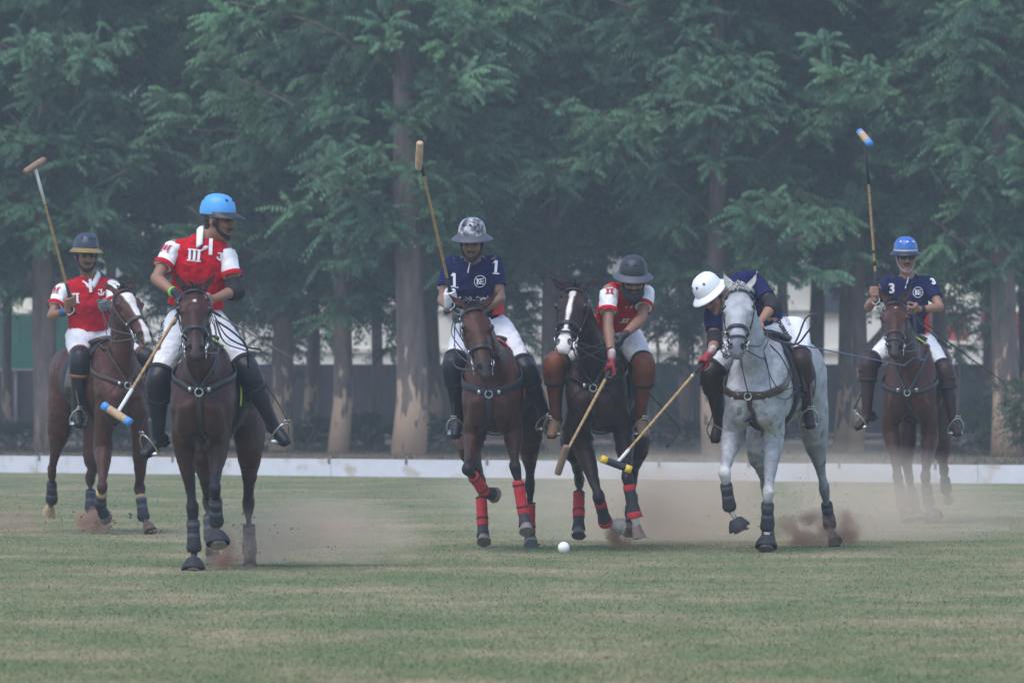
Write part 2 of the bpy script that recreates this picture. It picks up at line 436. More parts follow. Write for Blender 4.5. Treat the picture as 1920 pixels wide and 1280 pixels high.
# short turf blades
def blades(n, ymin, ymax, hmin, hmax, w, wid=.085):
    u = rng.random(n); y = ymin*(ymax/ymin)**(u**1.15); x = (rng.random(n)*2-1)*y*wid
    h = rng.uniform(hmin, hmax, n)*rng.choice([1, 1, 1, 1.5], n); a = rng.random(n)*math.pi; lx = rng.normal(0, .5, n)*h; ly = rng.normal(0, .5, n)*h
    ww = w*rng.uniform(.6, 1.3, n); dx = np.cos(a)*ww; dy = np.sin(a)*ww*.4
    V = np.empty((n, 3, 3)); V[:, 0] = np.stack([x-dx, y-dy, 0*x], 1); V[:, 1] = np.stack([x+dx, y+dy, 0*x], 1); V[:, 2] = np.stack([x+lx, y+ly, h], 1)
    c1 = np.array([.085, .135, .062]); c2 = np.array([.26, .23, .165]); pat = .5+.5*np.sin(x*.8+3*np.sin(y*.31))*np.cos(y*.55+x*.2)
    t = np.clip(pat*.65+rng.normal(0, .25, n), 0, 1)[:, None]; C = (c1*(1-t)+c2*t)*rng.uniform(.75, 1.25, n)[:, None]
    return V.reshape(-1, 3), np.arange(3*n).reshape(n, 3), np.repeat(C, 3, 0)
V, Fq, C = blades(240000, 30, 93, .005, .014, .0040)
tag(mk('grass', V, Fq, ground_mat(1.45), None, False), 'short mown turf with dry tan patches', 'grass', kind='stuff')  # blade colour brightened to offset the weaker sky light on upright faces
# dead leaves, tufts on the strip
V, Fq, C = blades(26000, 98, 125, .03, .11, .010, .11); C = C*np.array([.75, .62, .6])
tag(mk('undergrowth', V, Fq, mat('weeds', (.2, .2, .1), .9, spec=.15, attr=True, transl=.25), None, False, C), 'dry weeds and litter beyond the white board', 'undergrowth', kind='stuff')

# boundary board
bl, brr = A(-6.58, 96, 0), A(5.93, 86.5, 0); bd = unit(brr-bl); bn = A(bd[1], -bd[0], 0); bn = bn if bn[1] < 0 else -bn
P0 = bl-bd*9; P1 = brr+bd*9
board = empty('boundary_board', (P0+P1)/2, 'long low white board edging the polo field', 'boundary board')
BW = mat('board_white', (.56, .56, .60), .6, vary=.08, vscale=2.5, dirt=((.42, .36, .31), 2.6, .60))
nb = 14; Lb = np.linalg.norm(P1-P0)/nb
for i in range(nb):
    a = P0+bd*(Lb*i+.004); b_ = P0+bd*(Lb*(i+1)-.004); m_ = MB().box((a+b_)/2+A(0, 0, .108+.003*math.sin(i*2.1)), (Lb/2-.004, .012, .108), (bd, bn, A(0, 0, 1))); m_.build('panel', BW, board, False)
for px in (-330, -90, 75, 325, 470, 618, 763, 915, 1075, 1237, 1405, 1575, 1755, 1990, 2200):
    r = A((px-CX)/FPX, 1); t = (bl[0]*bd[1]-bl[1]*bd[0])/(r[0]*bd[1]-r[1]*bd[0]); p = A(r[0]*t, t, 0)
    MB().box(p-bn*.03+A(0, 0, .13), (.022, .02, .13), (bd, bn, A(0, 0, 1))).box(p+bn*.014+A(0, 0, .19), (.018, .006, .035), (bd, bn, A(0, 0, 1))).build('stake', mat('stake', (.16, .13, .11), .8, vary=.3), board, False)

# ---------------------------------------------------------------- trees
def bark_mat(name, tan, ztop):
    m = bpy.data.materials.new(name); m.use_nodes = True; N = m.node_tree.nodes; L = m.node_tree.links; b = N['Principled BSDF']; b.inputs['Roughness'].default_value = .9
    tc = N.new('ShaderNodeTexCoord'); mp = N.new('ShaderNodeMapping'); mp.inputs['Scale'].default_value = (3, 3, .8); L.new(tc.outputs['Object'], mp.inputs[0])
    n1 = N.new('ShaderNodeTexNoise'); n1.inputs['Scale'].default_value = 2.2; n1.inputs['Detail'].default_value = 7; n1.inputs['Roughness'].default_value = .7; L.new(mp.outputs[0], n1.inputs['Vector'])
    r = N.new('ShaderNodeValToRGB'); r.color_ramp.elements[0].position = .35; r.color_ramp.elements[0].color = (.10, .074, .064, 1); r.color_ramp.elements[1].position = .68; r.color_ramp.elements[1].color = (.25, .19, .16, 1); L.new(n1.outputs[0], r.inputs[0])
    n2 = N.new('ShaderNodeTexNoise'); n2.inputs['Scale'].default_value = 3.2; n2.inputs['Detail'].default_value = 5; L.new(mp.outputs[0], n2.inputs['Vector'])
    sx = N.new('ShaderNodeSeparateXYZ'); L.new(tc.outputs['Object'], sx.inputs[0])
    mr = N.new('ShaderNodeMapRange'); mr.inputs[1].default_value = 0; mr.inputs[2].default_value = ztop; mr.inputs[3].default_value = .22; mr.inputs[4].default_value = -.25; L.new(sx.outputs[2], mr.inputs[0])
    ad = N.new('ShaderNodeMath'); L.new(n2.outputs[0], ad.inputs[0]); L.new(mr.outputs[0], ad.inputs[1])
    st = N.new('ShaderNodeMapRange'); st.inputs[1].default_value = .52; st.inputs[2].default_value = .545; L.new(ad.outputs[0], st.inputs[0])
    mx = N.new('ShaderNodeMix'); mx.data_type = 'RGBA'; L.new(st.outputs[0], mx.inputs[0]); L.new(r.outputs[0], mx.inputs[6]); mx.inputs[7].default_value = (*tan, 1); L.new(mx.outputs[2], b.inputs['Base Color'])
    bp = N.new('ShaderNodeBump'); bp.inputs['Distance'].default_value = .04; L.new(n1.outputs[0], bp.inputs['Height']); L.new(bp.outputs[0], b.inputs['Normal'])
    return m
BARK = bark_mat('bark', (.55, .38, .26), 2.0); BARKG = bark_mat('bark_grey', (.32, .24, .19), .8)
def leaf_mat():
    m = mat('leaves', (.05, .09, .05), .55, spec=.25, attr=True, transl=.42); return m
LEAF = leaf_mat()
def fronds(cen, nl, rn, size=1.0, npair=9, col=(.040, .082, .040), up=.35, out=None):
    """compound leaves: arching stalks with paired hanging leaflets"""
    R = len(cen); M = R*nl; c = np.repeat(cen, nl, 0); az = rn.random(M)*2*math.pi
    el = rn.normal(up, .38, M); d = np.stack([np.cos(az)*np.cos(el), np.sin(az)*np.cos(el), np.sin(el)], 1)
    if out is not None: d = d+np.repeat(out, nl, 0)*.8; d /= np.linalg.norm(d, axis=1, keepdims=True)
    Ln = rn.uniform(.6, 1.0, M)*size; t = (np.arange(npair)+.8)/npair
    side = np.cross(d, np.array([0, 0, 1.])); side /= np.linalg.norm(side, axis=1, keepdims=True)+1e-6
    droop = rn.uniform(.25, .6, M)*size
    P = c[:, None]+d[:, None]*(Ln[:, None]*t)[..., None]; P[..., 2] -= droop[:, None]*t**2
    tang = d[:, None]*Ln[:, None, None]*np.ones((1, npair, 1)); tang[..., 2] -= (2*droop[:, None]*t); tang /= np.linalg.norm(tang, axis=2, keepdims=True)
    shade = np.repeat(rn.uniform(.8, 1.3, R), nl)*rn.uniform(.8, 1.2, M); yel = np.repeat(rn.uniform(0, 1, R), nl)
    Vs = []; Cs = []
    for s in (-1, 1):
        hang = rn.uniform(.5, 1.25, (M, npair, 1)); ld = side[:, None]*s*1.0+tang*.45+np.array([0, 0, -1.])*hang+rn.normal(0, .10, (M, npair, 3)); ld /= np.linalg.norm(ld, axis=2, keepdims=True)
        ll = (.20*size*np.sin(np.pi*(.22+.68*t))**.7)[None, :, None]*rn.uniform(.85, 1.15, (M, npair, 1)); wv = np.cross(ld, tang); wv = np.cross(wv, ld); wv /= np.linalg.norm(wv, axis=2, keepdims=True)+1e-6; w = .034*size
        a = P; b_ = P+ld*ll*.42+wv*w; cc = P+ld*ll+np.array([0, 0, -.03])*size; e = P+ld*ll*.42-wv*w
        Vs.append(np.stack([a, b_, cc, e], 2).reshape(-1, 3))
        base = np.array(col)*(1+yel[:, None]*np.array([.35, .18, 0.])); C = (base*shade[:, None])[:, None, :]*rn.uniform(.8, 1.2, (M, npair, 1)); Cs.append(np.repeat(C.reshape(-1, 3), 4, 0))
    V = np.vstack(Vs); return V, np.arange(len(V)).reshape(-1, 4), np.vstack(Cs)
def tree(px, D, r, h, label, lean=(0, 0), cw=2.6, z0=2.7, nr=95, nl=11, size=1.0, seed=0, bark=None, fork=None, col=(.078, .175, .100), npair=10, off=(0, 0), group='trees behind the field'):
    rn = np.random.default_rng(seed+1000); b = W(px, 690, D); b[2] = .02; root = empty('tree', b, label, 'tree', group)
    top = b+A(lean[0]*h, lean[1]*h, h); mb = MB(); n = 12; pts = []; rad = []
    for i in range(n+1):
        t = i/n; p = b*(1-t)+top*t+A(math.sin(t*5+seed)*.08, math.cos(t*4+seed)*.08, 0)*(t > 0); pts.append(p); rad.append(r*(1-.72*t)+r*.06*math.exp(-t*h*3.2))
    mb.tube(pts, rad, 14)
    cen = []; outs = []; at = lambda t: pts[min(n, int(t*n))]*(1-(t*n-int(t*n)))+pts[min(n, int(t*n)+1)]*(t*n-int(t*n))
    nb_ = 15
    for i in range(nb_):
        t = .26+.70*i/nb_; o = at(t); az = i*2.4+seed; rr = cw*(1.0-.55*max(0, t-.45)/.55)*rn.uniform(.8, 1.1); e = o+A(math.cos(az)*rr+off[0], math.sin(az)*rr+off[1], rn.uniform(.3, 1.3)+rr*.12)
        mid = (o+e)/2+A(rn.uniform(-.3, .3), rn.uniform(-.3, .3), rn.uniform(-.3, .6)); P = cr(np.array([o, mid, e]), 4); rb = r*.15*(1-.6*t); mb.tube(P, [rb*(1-.8*j/8)+.008 for j in range(9)], 6)
        k = max(3, nr//nb_)
        for j in range(k):
            s_ = rn.uniform(.35, 1.02); q = P[min(8, int(s_*8))]+rn.normal(0, .42, 3)*A(1, 1, .75)*(.6+.4*s_)*cw/2.6
            if q[2] > z0: cen.append(q); outs.append((q-o)/max(.3, np.linalg.norm(q-o)))
    for j in range(int(nr*.45)):
        t = rn.uniform(.22, 1.0); o = at(t); az = rn.uniform(0, 6.28); rr = rn.uniform(.35, 1.3); q = o+A(math.cos(az)*rr, math.sin(az)*rr, rn.uniform(-.2, .5))
        if q[2] > z0+.3: cen.append(q); outs.append((q-o)/max(.3, np.linalg.norm(q-o)))
    if fork:
        for (z_, dx, dy, zz, fr) in fork:
            o = at(z_/h); mb.tube(cr(np.array([o, o+A(dx*.45, dy*.4, (zz-z_)*.35), o+A(dx, dy, zz-z_)]), 4), [fr*(1-.05*j) for j in range(9)], 8)
    mb.build('trunk', bark or BARK, root)
    V, Fq, C = fronds(np.array(cen), nl, rn, size, npair, col, out=np.array(outs)); mk('crown', V, Fq, LEAF, root, False, C); return root
T = [  # px, D, r, h, lean, cw, z0, label, kwargs
    (90, 116, .24, 9.5, (.0, 0), 2.8, 2.8, 'tree with grey trunk behind the leftmost rider', {}),
    (20, 121, .10, 9, (.01, 0), 2.4, 3.0, 'slim tree at the left edge in front of the green net', {}),
    (-160, 117, .2, 10, (0, 0), 2.8, 2.6, 'tree past the left edge of the field view', {}),
    (395, 121, .17, 9.5, (-.02, 0), 2.8, 2.7, 'tree behind the rider in the sky blue helmet', {}),
    (527, 118, .22, 10, (.0, 0), 2.8, 2.9, 'thick tree with a low limb forking to the left, right of the turning rider', dict(fork=[(1.9, -.8, .2, 3.2, .09)])),
    (572, 125, .13, 8, (.03, 0), 2.0, 3.2, 'slender leaning tree between two straight trunks', {}),
    (634, 116, .185, 9.5, (.0, 0), 2.5, 2.5, 'straight grey tree left of the thickest peeling trunk', {}),
    (766, 112, .29, 10.5, (.0, 0), 3.0, 3.0, 'thickest tree with tan peeling bark left of the camouflage helmet', {}),
    (806, 121, .22, 10, (.0, .02), 2.5, 3.0, 'dark trunk close behind the thickest peeling tree', {}),
    (873, 125, .16, 9, (.0, 0), 2.6, 2.8, 'thin dark tree behind the camouflage helmet rider', {}),
    (1040, 117, .17, 10, (.0, 0), 2.9, 3.0, 'tree with twin stems above the blazed dark bay pony', dict(fork=[(.6, .32, .1, 5.2, .085)])),
    (1190, 123, .17, 9.5, (.0, 0), 2.8, 2.6, 'leafy tree behind the black bearded rider', {}),
    (1338, 113, .20, 10, (.0, 0), 3.0, 3.0, 'tree with bare tan base behind the white helmet rider', {}),
    (1526, 125, .17, 10, (.0, 0), 2.7, 3.1, 'shaded trunk behind the grey pony hindquarters', {}),
    (1576, 119, .14, 10, (-.0, 0), 2.4, 3.6, 'left one of two thin stems near the highest mallet', {}),
    (1603, 116, .15, 10.5, (.0, 0), 2.8, 3.4, 'pale right one of two thin stems near the highest mallet', dict(fork=[(1.5, .95, .3, 2.9, .07)])),
    (1760, 124, .16, 9.5, (.0, 0), 2.8, 3.1, 'tree behind the rider in sunglasses', {}),
    (1886, 112, .25, 10.5, (.0, 0), 3.0, 3.2, 'stout tree with tan peeling bark at the right edge', {}),
    (1935, 120, .2, 10, (.0, 0), 2.6, 3.0, 'grey trunk partly cut by the right edge', {}),
    (2110, 116, .2, 10, (.0, 0), 2.8, 2.6, 'tree past the right edge of the field view', {}),
    (-420, 118, .2, 10, (.0, 0), 3.0, 2.6, 'second tree past the left edge of the view', {}),
    (-700, 115, .2, 10, (.0, 0), 3.0, 2.6, 'third tree past the left edge of the view', {}),
    (-980, 119, .2, 10, (.0, 0), 3.0, 2.6, 'fourth tree past the left edge of the view', {}),
    (2360, 119, .2, 10, (.0, 0), 3.0, 2.6, 'second tree past the right edge of the view', {}),
    (2620, 116, .2, 10, (.0, 0), 3.0, 2.6, 'third tree past the right edge of the view', {}),
    (2900, 118, .2, 10, (.0, 0), 3.0, 2.6, 'fourth tree past the right edge of the view', {}),

]
for i, (px, D, r, h, ln, cw, z0, lab, kw) in enumerate(T):
    rr = np.random.default_rng(i); tree(px, D, r*.88, h, lab, ln, cw, z0-.65, 290 if -60 < px < 1980 else 120, 11, .68, i*7+3, BARK if i % 2 else BARKG if i in (0,) else BARK, **kw)
pos = [(-800, 136), (-520, 140), (2340, 141), (2640, 137), (-250, 138), (-20, 134), (215, 140), (440, 136), (700, 142), (935, 137), (1130, 143), (1290, 136), (1470, 141), (1690, 137), (1850, 142), (2060, 138)]
desc = ['beyond the left edge', 'just beyond the left edge', 'just beyond the right edge', 'beyond the right edge', 'far left beyond the canopy', 'behind the green net', 'above the horse with the white blaze', 'above the blue helmet', 'over the gap in the trunks', 'above the camouflage helmet', 'above the leaning red rider', 'left of the highest mallet', 'over the grey pony', 'right of the highest mallet', 'over the red balustrade', 'far right beyond the last trunk']
for i, ((px, D), ds) in enumerate(zip(pos, desc)):
    tree(px, D, .12, 11.5, 'dim tree of the second row, '+ds, (0, 0), 3.4, 3.4, 150, 11, .95, 200+i*5, BARKG, col=(.066, .142, .092), npair=9, group='second row of trees')
# distant wood closing the view
rn = np.random.default_rng(77); cen = np.stack([rn.uniform(-44, 44, 1500), rn.uniform(172, 182, 1500), rn.uniform(3.0, 17, 1500)], 1)
V, Fq, C = fronds(cen, 6, rn, 2.4, 6, (.045, .09, .06)); tag(mk('distant_wood', V, Fq, LEAF, None, False, C), 'dark mass of foliage far behind the trees', 'wood', kind='stuff')

# low shrubs at the foot of the trees
def shrub(px, D, w, h, label, seed, n=26, col=(.05, .085, .04)):
    rn = np.random.default_rng(seed); b = W(px, 690, D); b[2] = .03; root = empty('shrub', b, label, 'shrub', 'low shrubs under the trees')
    cen = b+np.stack([rn.normal(0, w*.4, n), rn.normal(0, w*.3, n), rn.uniform(.1, h, n)], 1)
    V, Fq, C = fronds(cen, 6, rn, .42, 6, col, up=.7); mk('foliage', V, Fq, LEAF, root, False, C)
    mb = MB()
    for c in cen[::2]: mb.tube([b+A(rn.normal(0, .05), rn.normal(0, .05), 0), (b+c)/2+A(0, 0, .05), c], [.012, .009, .005], 5)
    mb.build('stem', BARKG, root)
for i, (px, D, w, h, lab) in enumerate([(575, 120, .9, .55, 'grey green shrub right of the turning rider stirrup'), (690, 121, .8, .5, 'low shrub left of the thickest tree'), (845, 119, .5, .5, 'low shrub beside the camouflage helmet rider boot'), (1440, 120, 1.0, .5, 'dusty shrub behind the grey pony chest'), (1840, 113, .7, .9, 'bushy plant left of the right edge trunk'), (1915, 108, .4, 1.1, 'bright leafy plant at the right edge'), (230, 121, .9, .4, 'low shrub between the two left riders'), (1270, 121, 1.0, .5, 'dusty shrub behind the swung mallet'), (1925, 118, 1., .5, 'low shrub at the far right'), (30, 120, .9, .4, 'low shrub at the far left')]):
    shrub(px, D, w, h, lab, 300+i)
# hanging sprays of leaf in the gaps under the crowns
def spray(px, py, D, w, label, seed, n=16):
    rn = np.random.default_rng(seed); c = W(px, py, D); b = c.copy(); b[2] = .03; root = empty('sapling', b, label, 'sapling', 'young trees in the gaps')
    top = c+A(0, 0, .6); mb = MB().tube(cr(np.array([b, b*.5+top*.5+A(.08, 0, 0), top]), 5), [.035-.002*i for i in range(11)], 7); cen = c+rn.normal(0, 1, (n, 3))*A(w*.5, w*.4, w*.55)
    for q in cen: mb.tube([top*.8+b*.2, q], [.012, .005], 4)
    mb.build('trunk', BARKG, root); V, Fq, C = fronds(cen, 9, rn, .6, 8, (.035, .072, .042), up=0); mk('crown', V, Fq, LEAF, root, False, C)
for i, (px, py, D, w, lab) in enumerate([(705, 560, 128, 1.1, 'drooping sapling in the pale gap left of the thickest tree'), (590, 560, 130, .8, 'small leafy sapling by the leaning trunk'), (1225, 590, 130, 1.0, 'sapling behind the bearded rider'), (1290, 560, 128, .9, 'sapling left of the white helmet'), (1150, 570, 131, .9, 'sapling behind the red jersey rider'), (1790, 600, 134, .8, 'twiggy sapling before the red balustrade'), (450, 600, 129, .9, 'sapling behind the blue helmet rider elbow'), (960, 600, 131, .8, 'sapling between the two middle riders'), (240, 600, 131, .9, 'sapling behind the blazed chestnut head')]): spray(px, py, D, w, lab, 400+i)

# ---------------------------------------------------------------- beyond the trees
WALLD = mat('dark_wall', (.030, .031, .040), .9, vary=.6, vscale=2.2, stretch=(1.5, 1, .5))
w0, w1 = A(-30, 150, 0), A(30, 150, 0)
wl = empty('boundary_wall', A(0, 150, 0), 'long dark grey boundary wall behind the trunks', 'wall')
for i in range(30): MB().box(A(-29+2*i, 150, .72), (.985, .08, .70)).build('panel', WALLD, wl, False)
mb = MB()
for i in range(31): mb.box(A(-30+2*i, 149.9, .74), (.06, .10, .74))
mb.build('post', mat('wall_post', (.035, .035, .042), .9), wl, False)
CREAM = mat('cream_plaster', (.80, .76, .66), .9, vary=.06, vscale=.7, dirt=((.5, .46, .40), .9, .60))
hb = empty('house', A(2, 164, 0), 'long cream plastered house behind the dark wall', 'building')
MB().box(A(-1.2, 165, 2.0), (9.3, 3, 2.0)).build('wall', CREAM, hb, False)
m_ = MB(); m_.box(A(-1.2, 161.96, 1.72), (9.4, .05, .04)).box(A(-1.2, 161.96, 2.6), (9.4, .04, .02)).box(A(-1.2, 161.95, 3.35), (9.4, .06, .05)); m_.build('cornice', mat('cream_trim', (.60, .57, .5), .9), hb, False)
MB().box(A(-1.2, 165, 4.1), (9.7, 3.5, .12)).build('roof', mat('roof_slab', (.35, .33, .31), .9), hb, False)
for x in (-9.2, -6.1, -3.3, -1.0, 1.9, 4.2, 6.9):
    f_ = MB().box(A(x, 161.95, 2.9), (.42, .06, .42)).build('window', mat('window_frame', (.35, .3, .26), .7), hb, False); MB().box(A(x, 161.88, 2.9), (.36, .02, .36)).build('pane', mat('pane', (.05, .06, .07), .15), f_, False)
h2 = empty('terrace', A(10.3, 160, 0), 'cream terrace with a red balustrade at the right', 'terrace')
MB().box(A(12.9, 162, .96), (4.4, 2, .96)).build('wall', CREAM, h2, False)
mb = MB()
for i in range(20): mb.box(A(8.75+.44*i, 160.1, 2.2), (.14, .05, .27))
mb.box(A(12.9, 160.1, 2.50), (4.4, .07, .05)).box(A(12.9, 160.15, 2.15), (4.4, .03, .22)); mb.build('balustrade', mat('red_paint', (.42, .09, .07), .8, vary=.2), h2, False)
for x in (9.9, 10.6, 13.2): MB().box(A(x, 160.0, 2.3), (.13, .13, .45)).build('pillar', CREAM, h2, False)
# green net and dark canopy at the left
net = empty('windbreak_net', W(40, 690, 128)*A(1, 1, 0), 'green net windbreak at the left edge', 'net')
c = W(30, 690, 128); MB().box(A(c[0]-.7, 128, 1.78), (1.75, .01, .47)).build('net', mat('green_net', (.03, .14, .11), .9, vary=.2, vscale=2), net, False)
m_ = MB()
for x in (-2.4, -1.2, 0, 1.05): m_.tube([A(c[0]-.0+x, 128.05, 0), A(c[0]+x, 128.05, 2.3)], .03, 8)
m_.tube([A(c[0]-2.4, 128.05, 2.27), A(c[0]+1.05, 128.05, 2.27)], .015, 6).tube([A(c[0]-2.4, 127.97, 1.32), A(c[0]+1.05, 127.97, 1.30)], .02, 6); m_.build('frame', mat('net_frame', (.25, .25, .27), .6), net)
cn = empty('canopy', A(c[0]-.3, 134, 0), 'dark fabric canopy at the left edge', 'canopy'); x0 = c[0]-.8
V = [A(x0-2.2, 132, 2.9), A(x0+2.2, 132, 2.9), A(x0+2.2, 136, 2.9), A(x0-2.2, 136, 2.9), A(x0, 134, 3.9), A(x0-2.2, 132, 2.62), A(x0+2.2, 132, 2.62), A(x0+2.2, 136, 2.62), A(x0-2.2, 136, 2.62)]
cf = mk('fabric', V, [(0, 1, 4), (1, 2, 4), (2, 3, 4), (3, 0, 4), (0, 5, 6, 1), (1, 6, 7, 2), (2, 7, 8, 3), (3, 8, 5, 0)], mat('canopy_fabric', (.035, .03, .032), .9), cn, False); so_ = cf.modifiers.new('t', 'SOLIDIFY'); so_.thickness = .02
for sx, sy in ((-1, 0), (1, 0), (1, 1), (-1, 1)): MB().tube([A(x0+2.15*sx, 132.05+3.9*sy, 0), A(x0+2.15*sx, 132.05+3.9*sy, 2.9)], .035, 8).build('pole', mat('pole', (.1, .1, .1), .6), cn)
# ---------------------------------------------------------------- horses
LEATH = mat('black_leather', (.018, .017, .018), .45, vary=.3, vscale=20)
BRLEA = mat('brown_leather', (.055, .03, .022), .45, vary=.3, vscale=20)
STEEL = mat('steel', (.55, .55, .56), .3, metal=.9)
BOOTB = mat('black_neoprene', (.016, .017, .022), .75, vary=.3, vscale=30, bump=.002, bscale=60)
BOOTG = mat('grey_band', (.06, .065, .08), .7, vary=.2)
BOOTR = mat('red_wrap', (.42, .016, .022), .8, vary=.25, vscale=25, bump=.003, bscale=50)
TAN = mat('tan_strap', (.42, .28, .12), .7)
NUMN = mat('saddle_cloth', (.02, .022, .03), .85, vary=.3, vscale=30, bump=.002, bscale=120)
LIME = mat('lime_piping', (.45, .62, .08), .6)
ORNG = mat('red_piping', (.5, .06, .03), .6)
EYE = mat('horse_eye', (.008, .006, .005), .08)

def horse(sp):
    D = sp['D']; Z = sp.get('scale', 1.0); ZB = sp.get('zb', 0)
    ch = W(sp['chest'], 780, D); ru = W(sp['rump'], 780, D+1.6*Z*.97)
    ax = ru-ch; ax[2] = 0; ax = unit(ax); S = unit(np.cross(ax, A(0, 0, 1)))     # S: towards image right
    if S[0] < 0: S = -S
    base = A(*(ch+ax*.7)[:2], 0)
    B = lambda s, z, l=0: A(*(ch+ax*s*Z+S*l*Z)[:2], z*Z+ZB)
    root = empty('horse', base, sp['label'], 'horse', 'polo ponies in play')
    c0, cl, cm = sp['coat'], sp['lower'], sp['muzzle']
    f = Field()
    # trunk
    f.chain([B(-.03, 1.10), B(.10, 1.13), B(.33, 1.17), B(.65, 1.16), B(.95, 1.18), B(1.2, 1.23), B(1.42, 1.245), B(1.58, 1.18)],
            [.09*Z, .15*Z, .185*Z, .235*Z, .257*Z, .26*Z, .24*Z, .15*Z], [.13*Z, .22*Z, .30*Z, .325*Z, .30*Z, .27*Z, .25*Z, .2*Z], U=S, col=c0, sm=3)
    f.chain([B(.28, 1.40), B(.55, 1.44), B(.8, 1.40)], [.07*Z, .07*Z, .06*Z], [.08*Z, .09*Z, .06*Z], U=S, k=.08, col=c0)
    for sd in (-1, 1):
        f.chain([B(-.05, 1.07, sd*.078), B(-.01, .97, sd*.088), B(.1, .90, sd*.10)], [.078*Z, .085*Z, .065*Z], [.08*Z, .085*Z, .07*Z], U=S, k=.035, col=c0)   # pectorals
        f.chain([B(.05, 1.10, sd*.138), B(.22, 1.25, sd*.148), B(.36, 1.42, sd*.11)], [.065*Z, .068*Z, .045*Z], [.10*Z, .12*Z, .09*Z], U=S, k=.05, col=c0)   # shoulder
        f.chain([B(1.22, 1.32, sd*.12), B(1.42, 1.28, sd*.13)], [.12*Z, .11*Z], [.15*Z, .17*Z], U=S, k=.08, col=c0)   # croup
    f.chain([B(-.17, 1.10), B(-.15, 1.0), B(-.05, .88)], [.022*Z, .024*Z, .02*Z], U=S, k=.05, sub=True)
    # head
    poll = W(*sp['poll'], D+sp.get('dpoll', -.2)); muz = reach(*sp['muz'], poll, .60*Z, -1)
    H = unit(muz-poll); hs = unit(np.cross(H, A(0, 0, 1))); hs = hs if hs[0] > 0 else -hs
    if sp.get('hroll'):
        an = R_(sp['hroll']); up = np.cross(H, hs); hs = math.cos(an)*hs+math.sin(an)*up
    Fn = np.cross(H, hs); Fn = Fn if Fn[2] > 0 else -Fn
    if abs(H[2]) > .8 and Fn[1] > 0: Fn = -Fn
    HP = lambda t, l=0, n=0: poll+H*.60*Z*t+hs*l*Z+Fn*n*Z
    # neck
    n0 = B(.30, 1.20); n1 = B(.08, 1.34); mid = (n1*.45+poll*.55)+Fn*0; mid[2] += .02; pe = HP(.10, 0, -.09)
    f.chain([n0, n1, mid, pe], [.14*Z, .115*Z, .085*Z, .072*Z], [.27*Z, .235*Z, .165*Z, .12*Z], U=S, k=.06, col=c0, sm=4)
    f.chain([HP(0, 0, -.035), HP(.2, 0, -.035), HP(.45, 0, -.03), HP(.68, 0, -.015), HP(.86, 0, -.012), HP(.97, 0, -.02)],
            [.082*Z, .108*Z, .088*Z, .066*Z, .064*Z, .054*Z], [.078*Z, .100*Z, .092*Z, .072*Z, .064*Z, .048*Z], U=hs, k=.03, col=[c0, c0, c0, c0, cm, cm], sm=3)
    f.chain([HP(.16, 0, -.11), HP(.34, 0, -.115), HP(.5, 0, -.085)], [.086*Z, .09*Z, .055*Z], [.075*Z, .08*Z, .05*Z], U=hs, k=.04, col=c0)
    f.chain([HP(.72, 0, -.065), HP(.90, 0, -.062), HP(.97, 0, -.055)], [.03*Z, .036*Z, .026*Z], [.03*Z, .028*Z, .02*Z], U=hs, k=.012, col=[c0, cm, cm])
    for sd in (-1, 1):
        f.chain([HP(.20, sd*.080, .018), HP(.30, sd*.090, .006)], .030*Z, .028*Z, U=hs, k=.03, col=c0)           # brow
        f.chain([HP(.40, sd*.082, -.03), HP(.60, sd*.062, -.035)], [.018*Z, .011*Z], U=hs, k=.02, col=c0)      # facial crest
        f.chain([HP(.89, sd*.040, .012), HP(.95, sd*.042, .0)], [.029*Z, .025*Z], U=hs, k=.015, col=cm)       # nostril rims
        f.chain([HP(.89, sd*.050, .034), HP(.93, sd*.054, .026)], [.011*Z, .016*Z], [.018*Z, .019*Z], U=hs, k=.008, sub=True)
        tip = W(*sp['ears'][0 if sd < 0 else 1], poll[1]+.02*sd*0)
        eb = HP(-.03, sd*.052, .0); el = unit(tip-eb); tip = eb+el*min(np.linalg.norm(tip-eb), .20*Z); fr = unit(np.cross(el, A(0, -1, 0)))
        em = (eb+tip)/2+hs*sd*.008
        f.chain([eb, eb+el*.05*Z, em, tip], [.027*Z, .036*Z, .033*Z, .006*Z], [.022*Z, .02*Z, .014*Z, .006*Z], U=fr, k=.015, col=sp.get('earcol', c0), sm=3)
        f.chain([eb+el*.05*Z+A(0, -.022, 0), em+A(0, -.017, 0), em*.35+tip*.65+A(0, -.010, 0)], [.014*Z, .018*Z, .007*Z], [.010*Z, .010*Z, .006*Z], U=fr, k=.006, sub=True)
    # legs
    wraps = []
    def cl_(t): return tuple(c0[i]*(1-t)+cl[i]*t for i in range(3))
    lt = sp.get('blackfrom', .6)      # how high the dark points reach
    def lower(kn, fe, ho, hind, spec):
        q = unit(fe-kn); c1, c2 = cl_(min(1, lt+.3)), cl
        if hind: rr, rv = [.045, .036, .030, .032, .040, .030], [.062, .045, .034, .036, .044, .032]
        else: rr, rv = [.050, .040, .031, .032, .040, .030], [.052, .040, .033, .036, .042, .031]
        p = [kn, kn+q*.07*Z, kn*.5+fe*.5, fe-q*.04*Z, fe, fe*.45+ho*.55]
        sock = spec.get('sock'); kc = spec.get('kneecol', c1)
        f.chain(p, [r*Z for r in rr], [r*Z for r in rv], U=S, k=.02, col=[kc, c2, c2, c2, sock or c2, sock or c2], sm=3)
        g = unit(ho-fe); so = ho+g*.075*Z; hc = spec.get('hoof', (.16, .13, .11))
        tw = spec.get('toe')
        toe = unit(A(*tw)) if tw else None
        f.chain([ho-g*.01*Z, ho+g*.03*Z, so+g*.03], [.044*Z, .055*Z, .072*Z], [.048*Z, .06*Z, .08*Z], U=S, k=.006, col=hc, cut=[(so, g)], sm=1)
        return so, g
    legs = {}
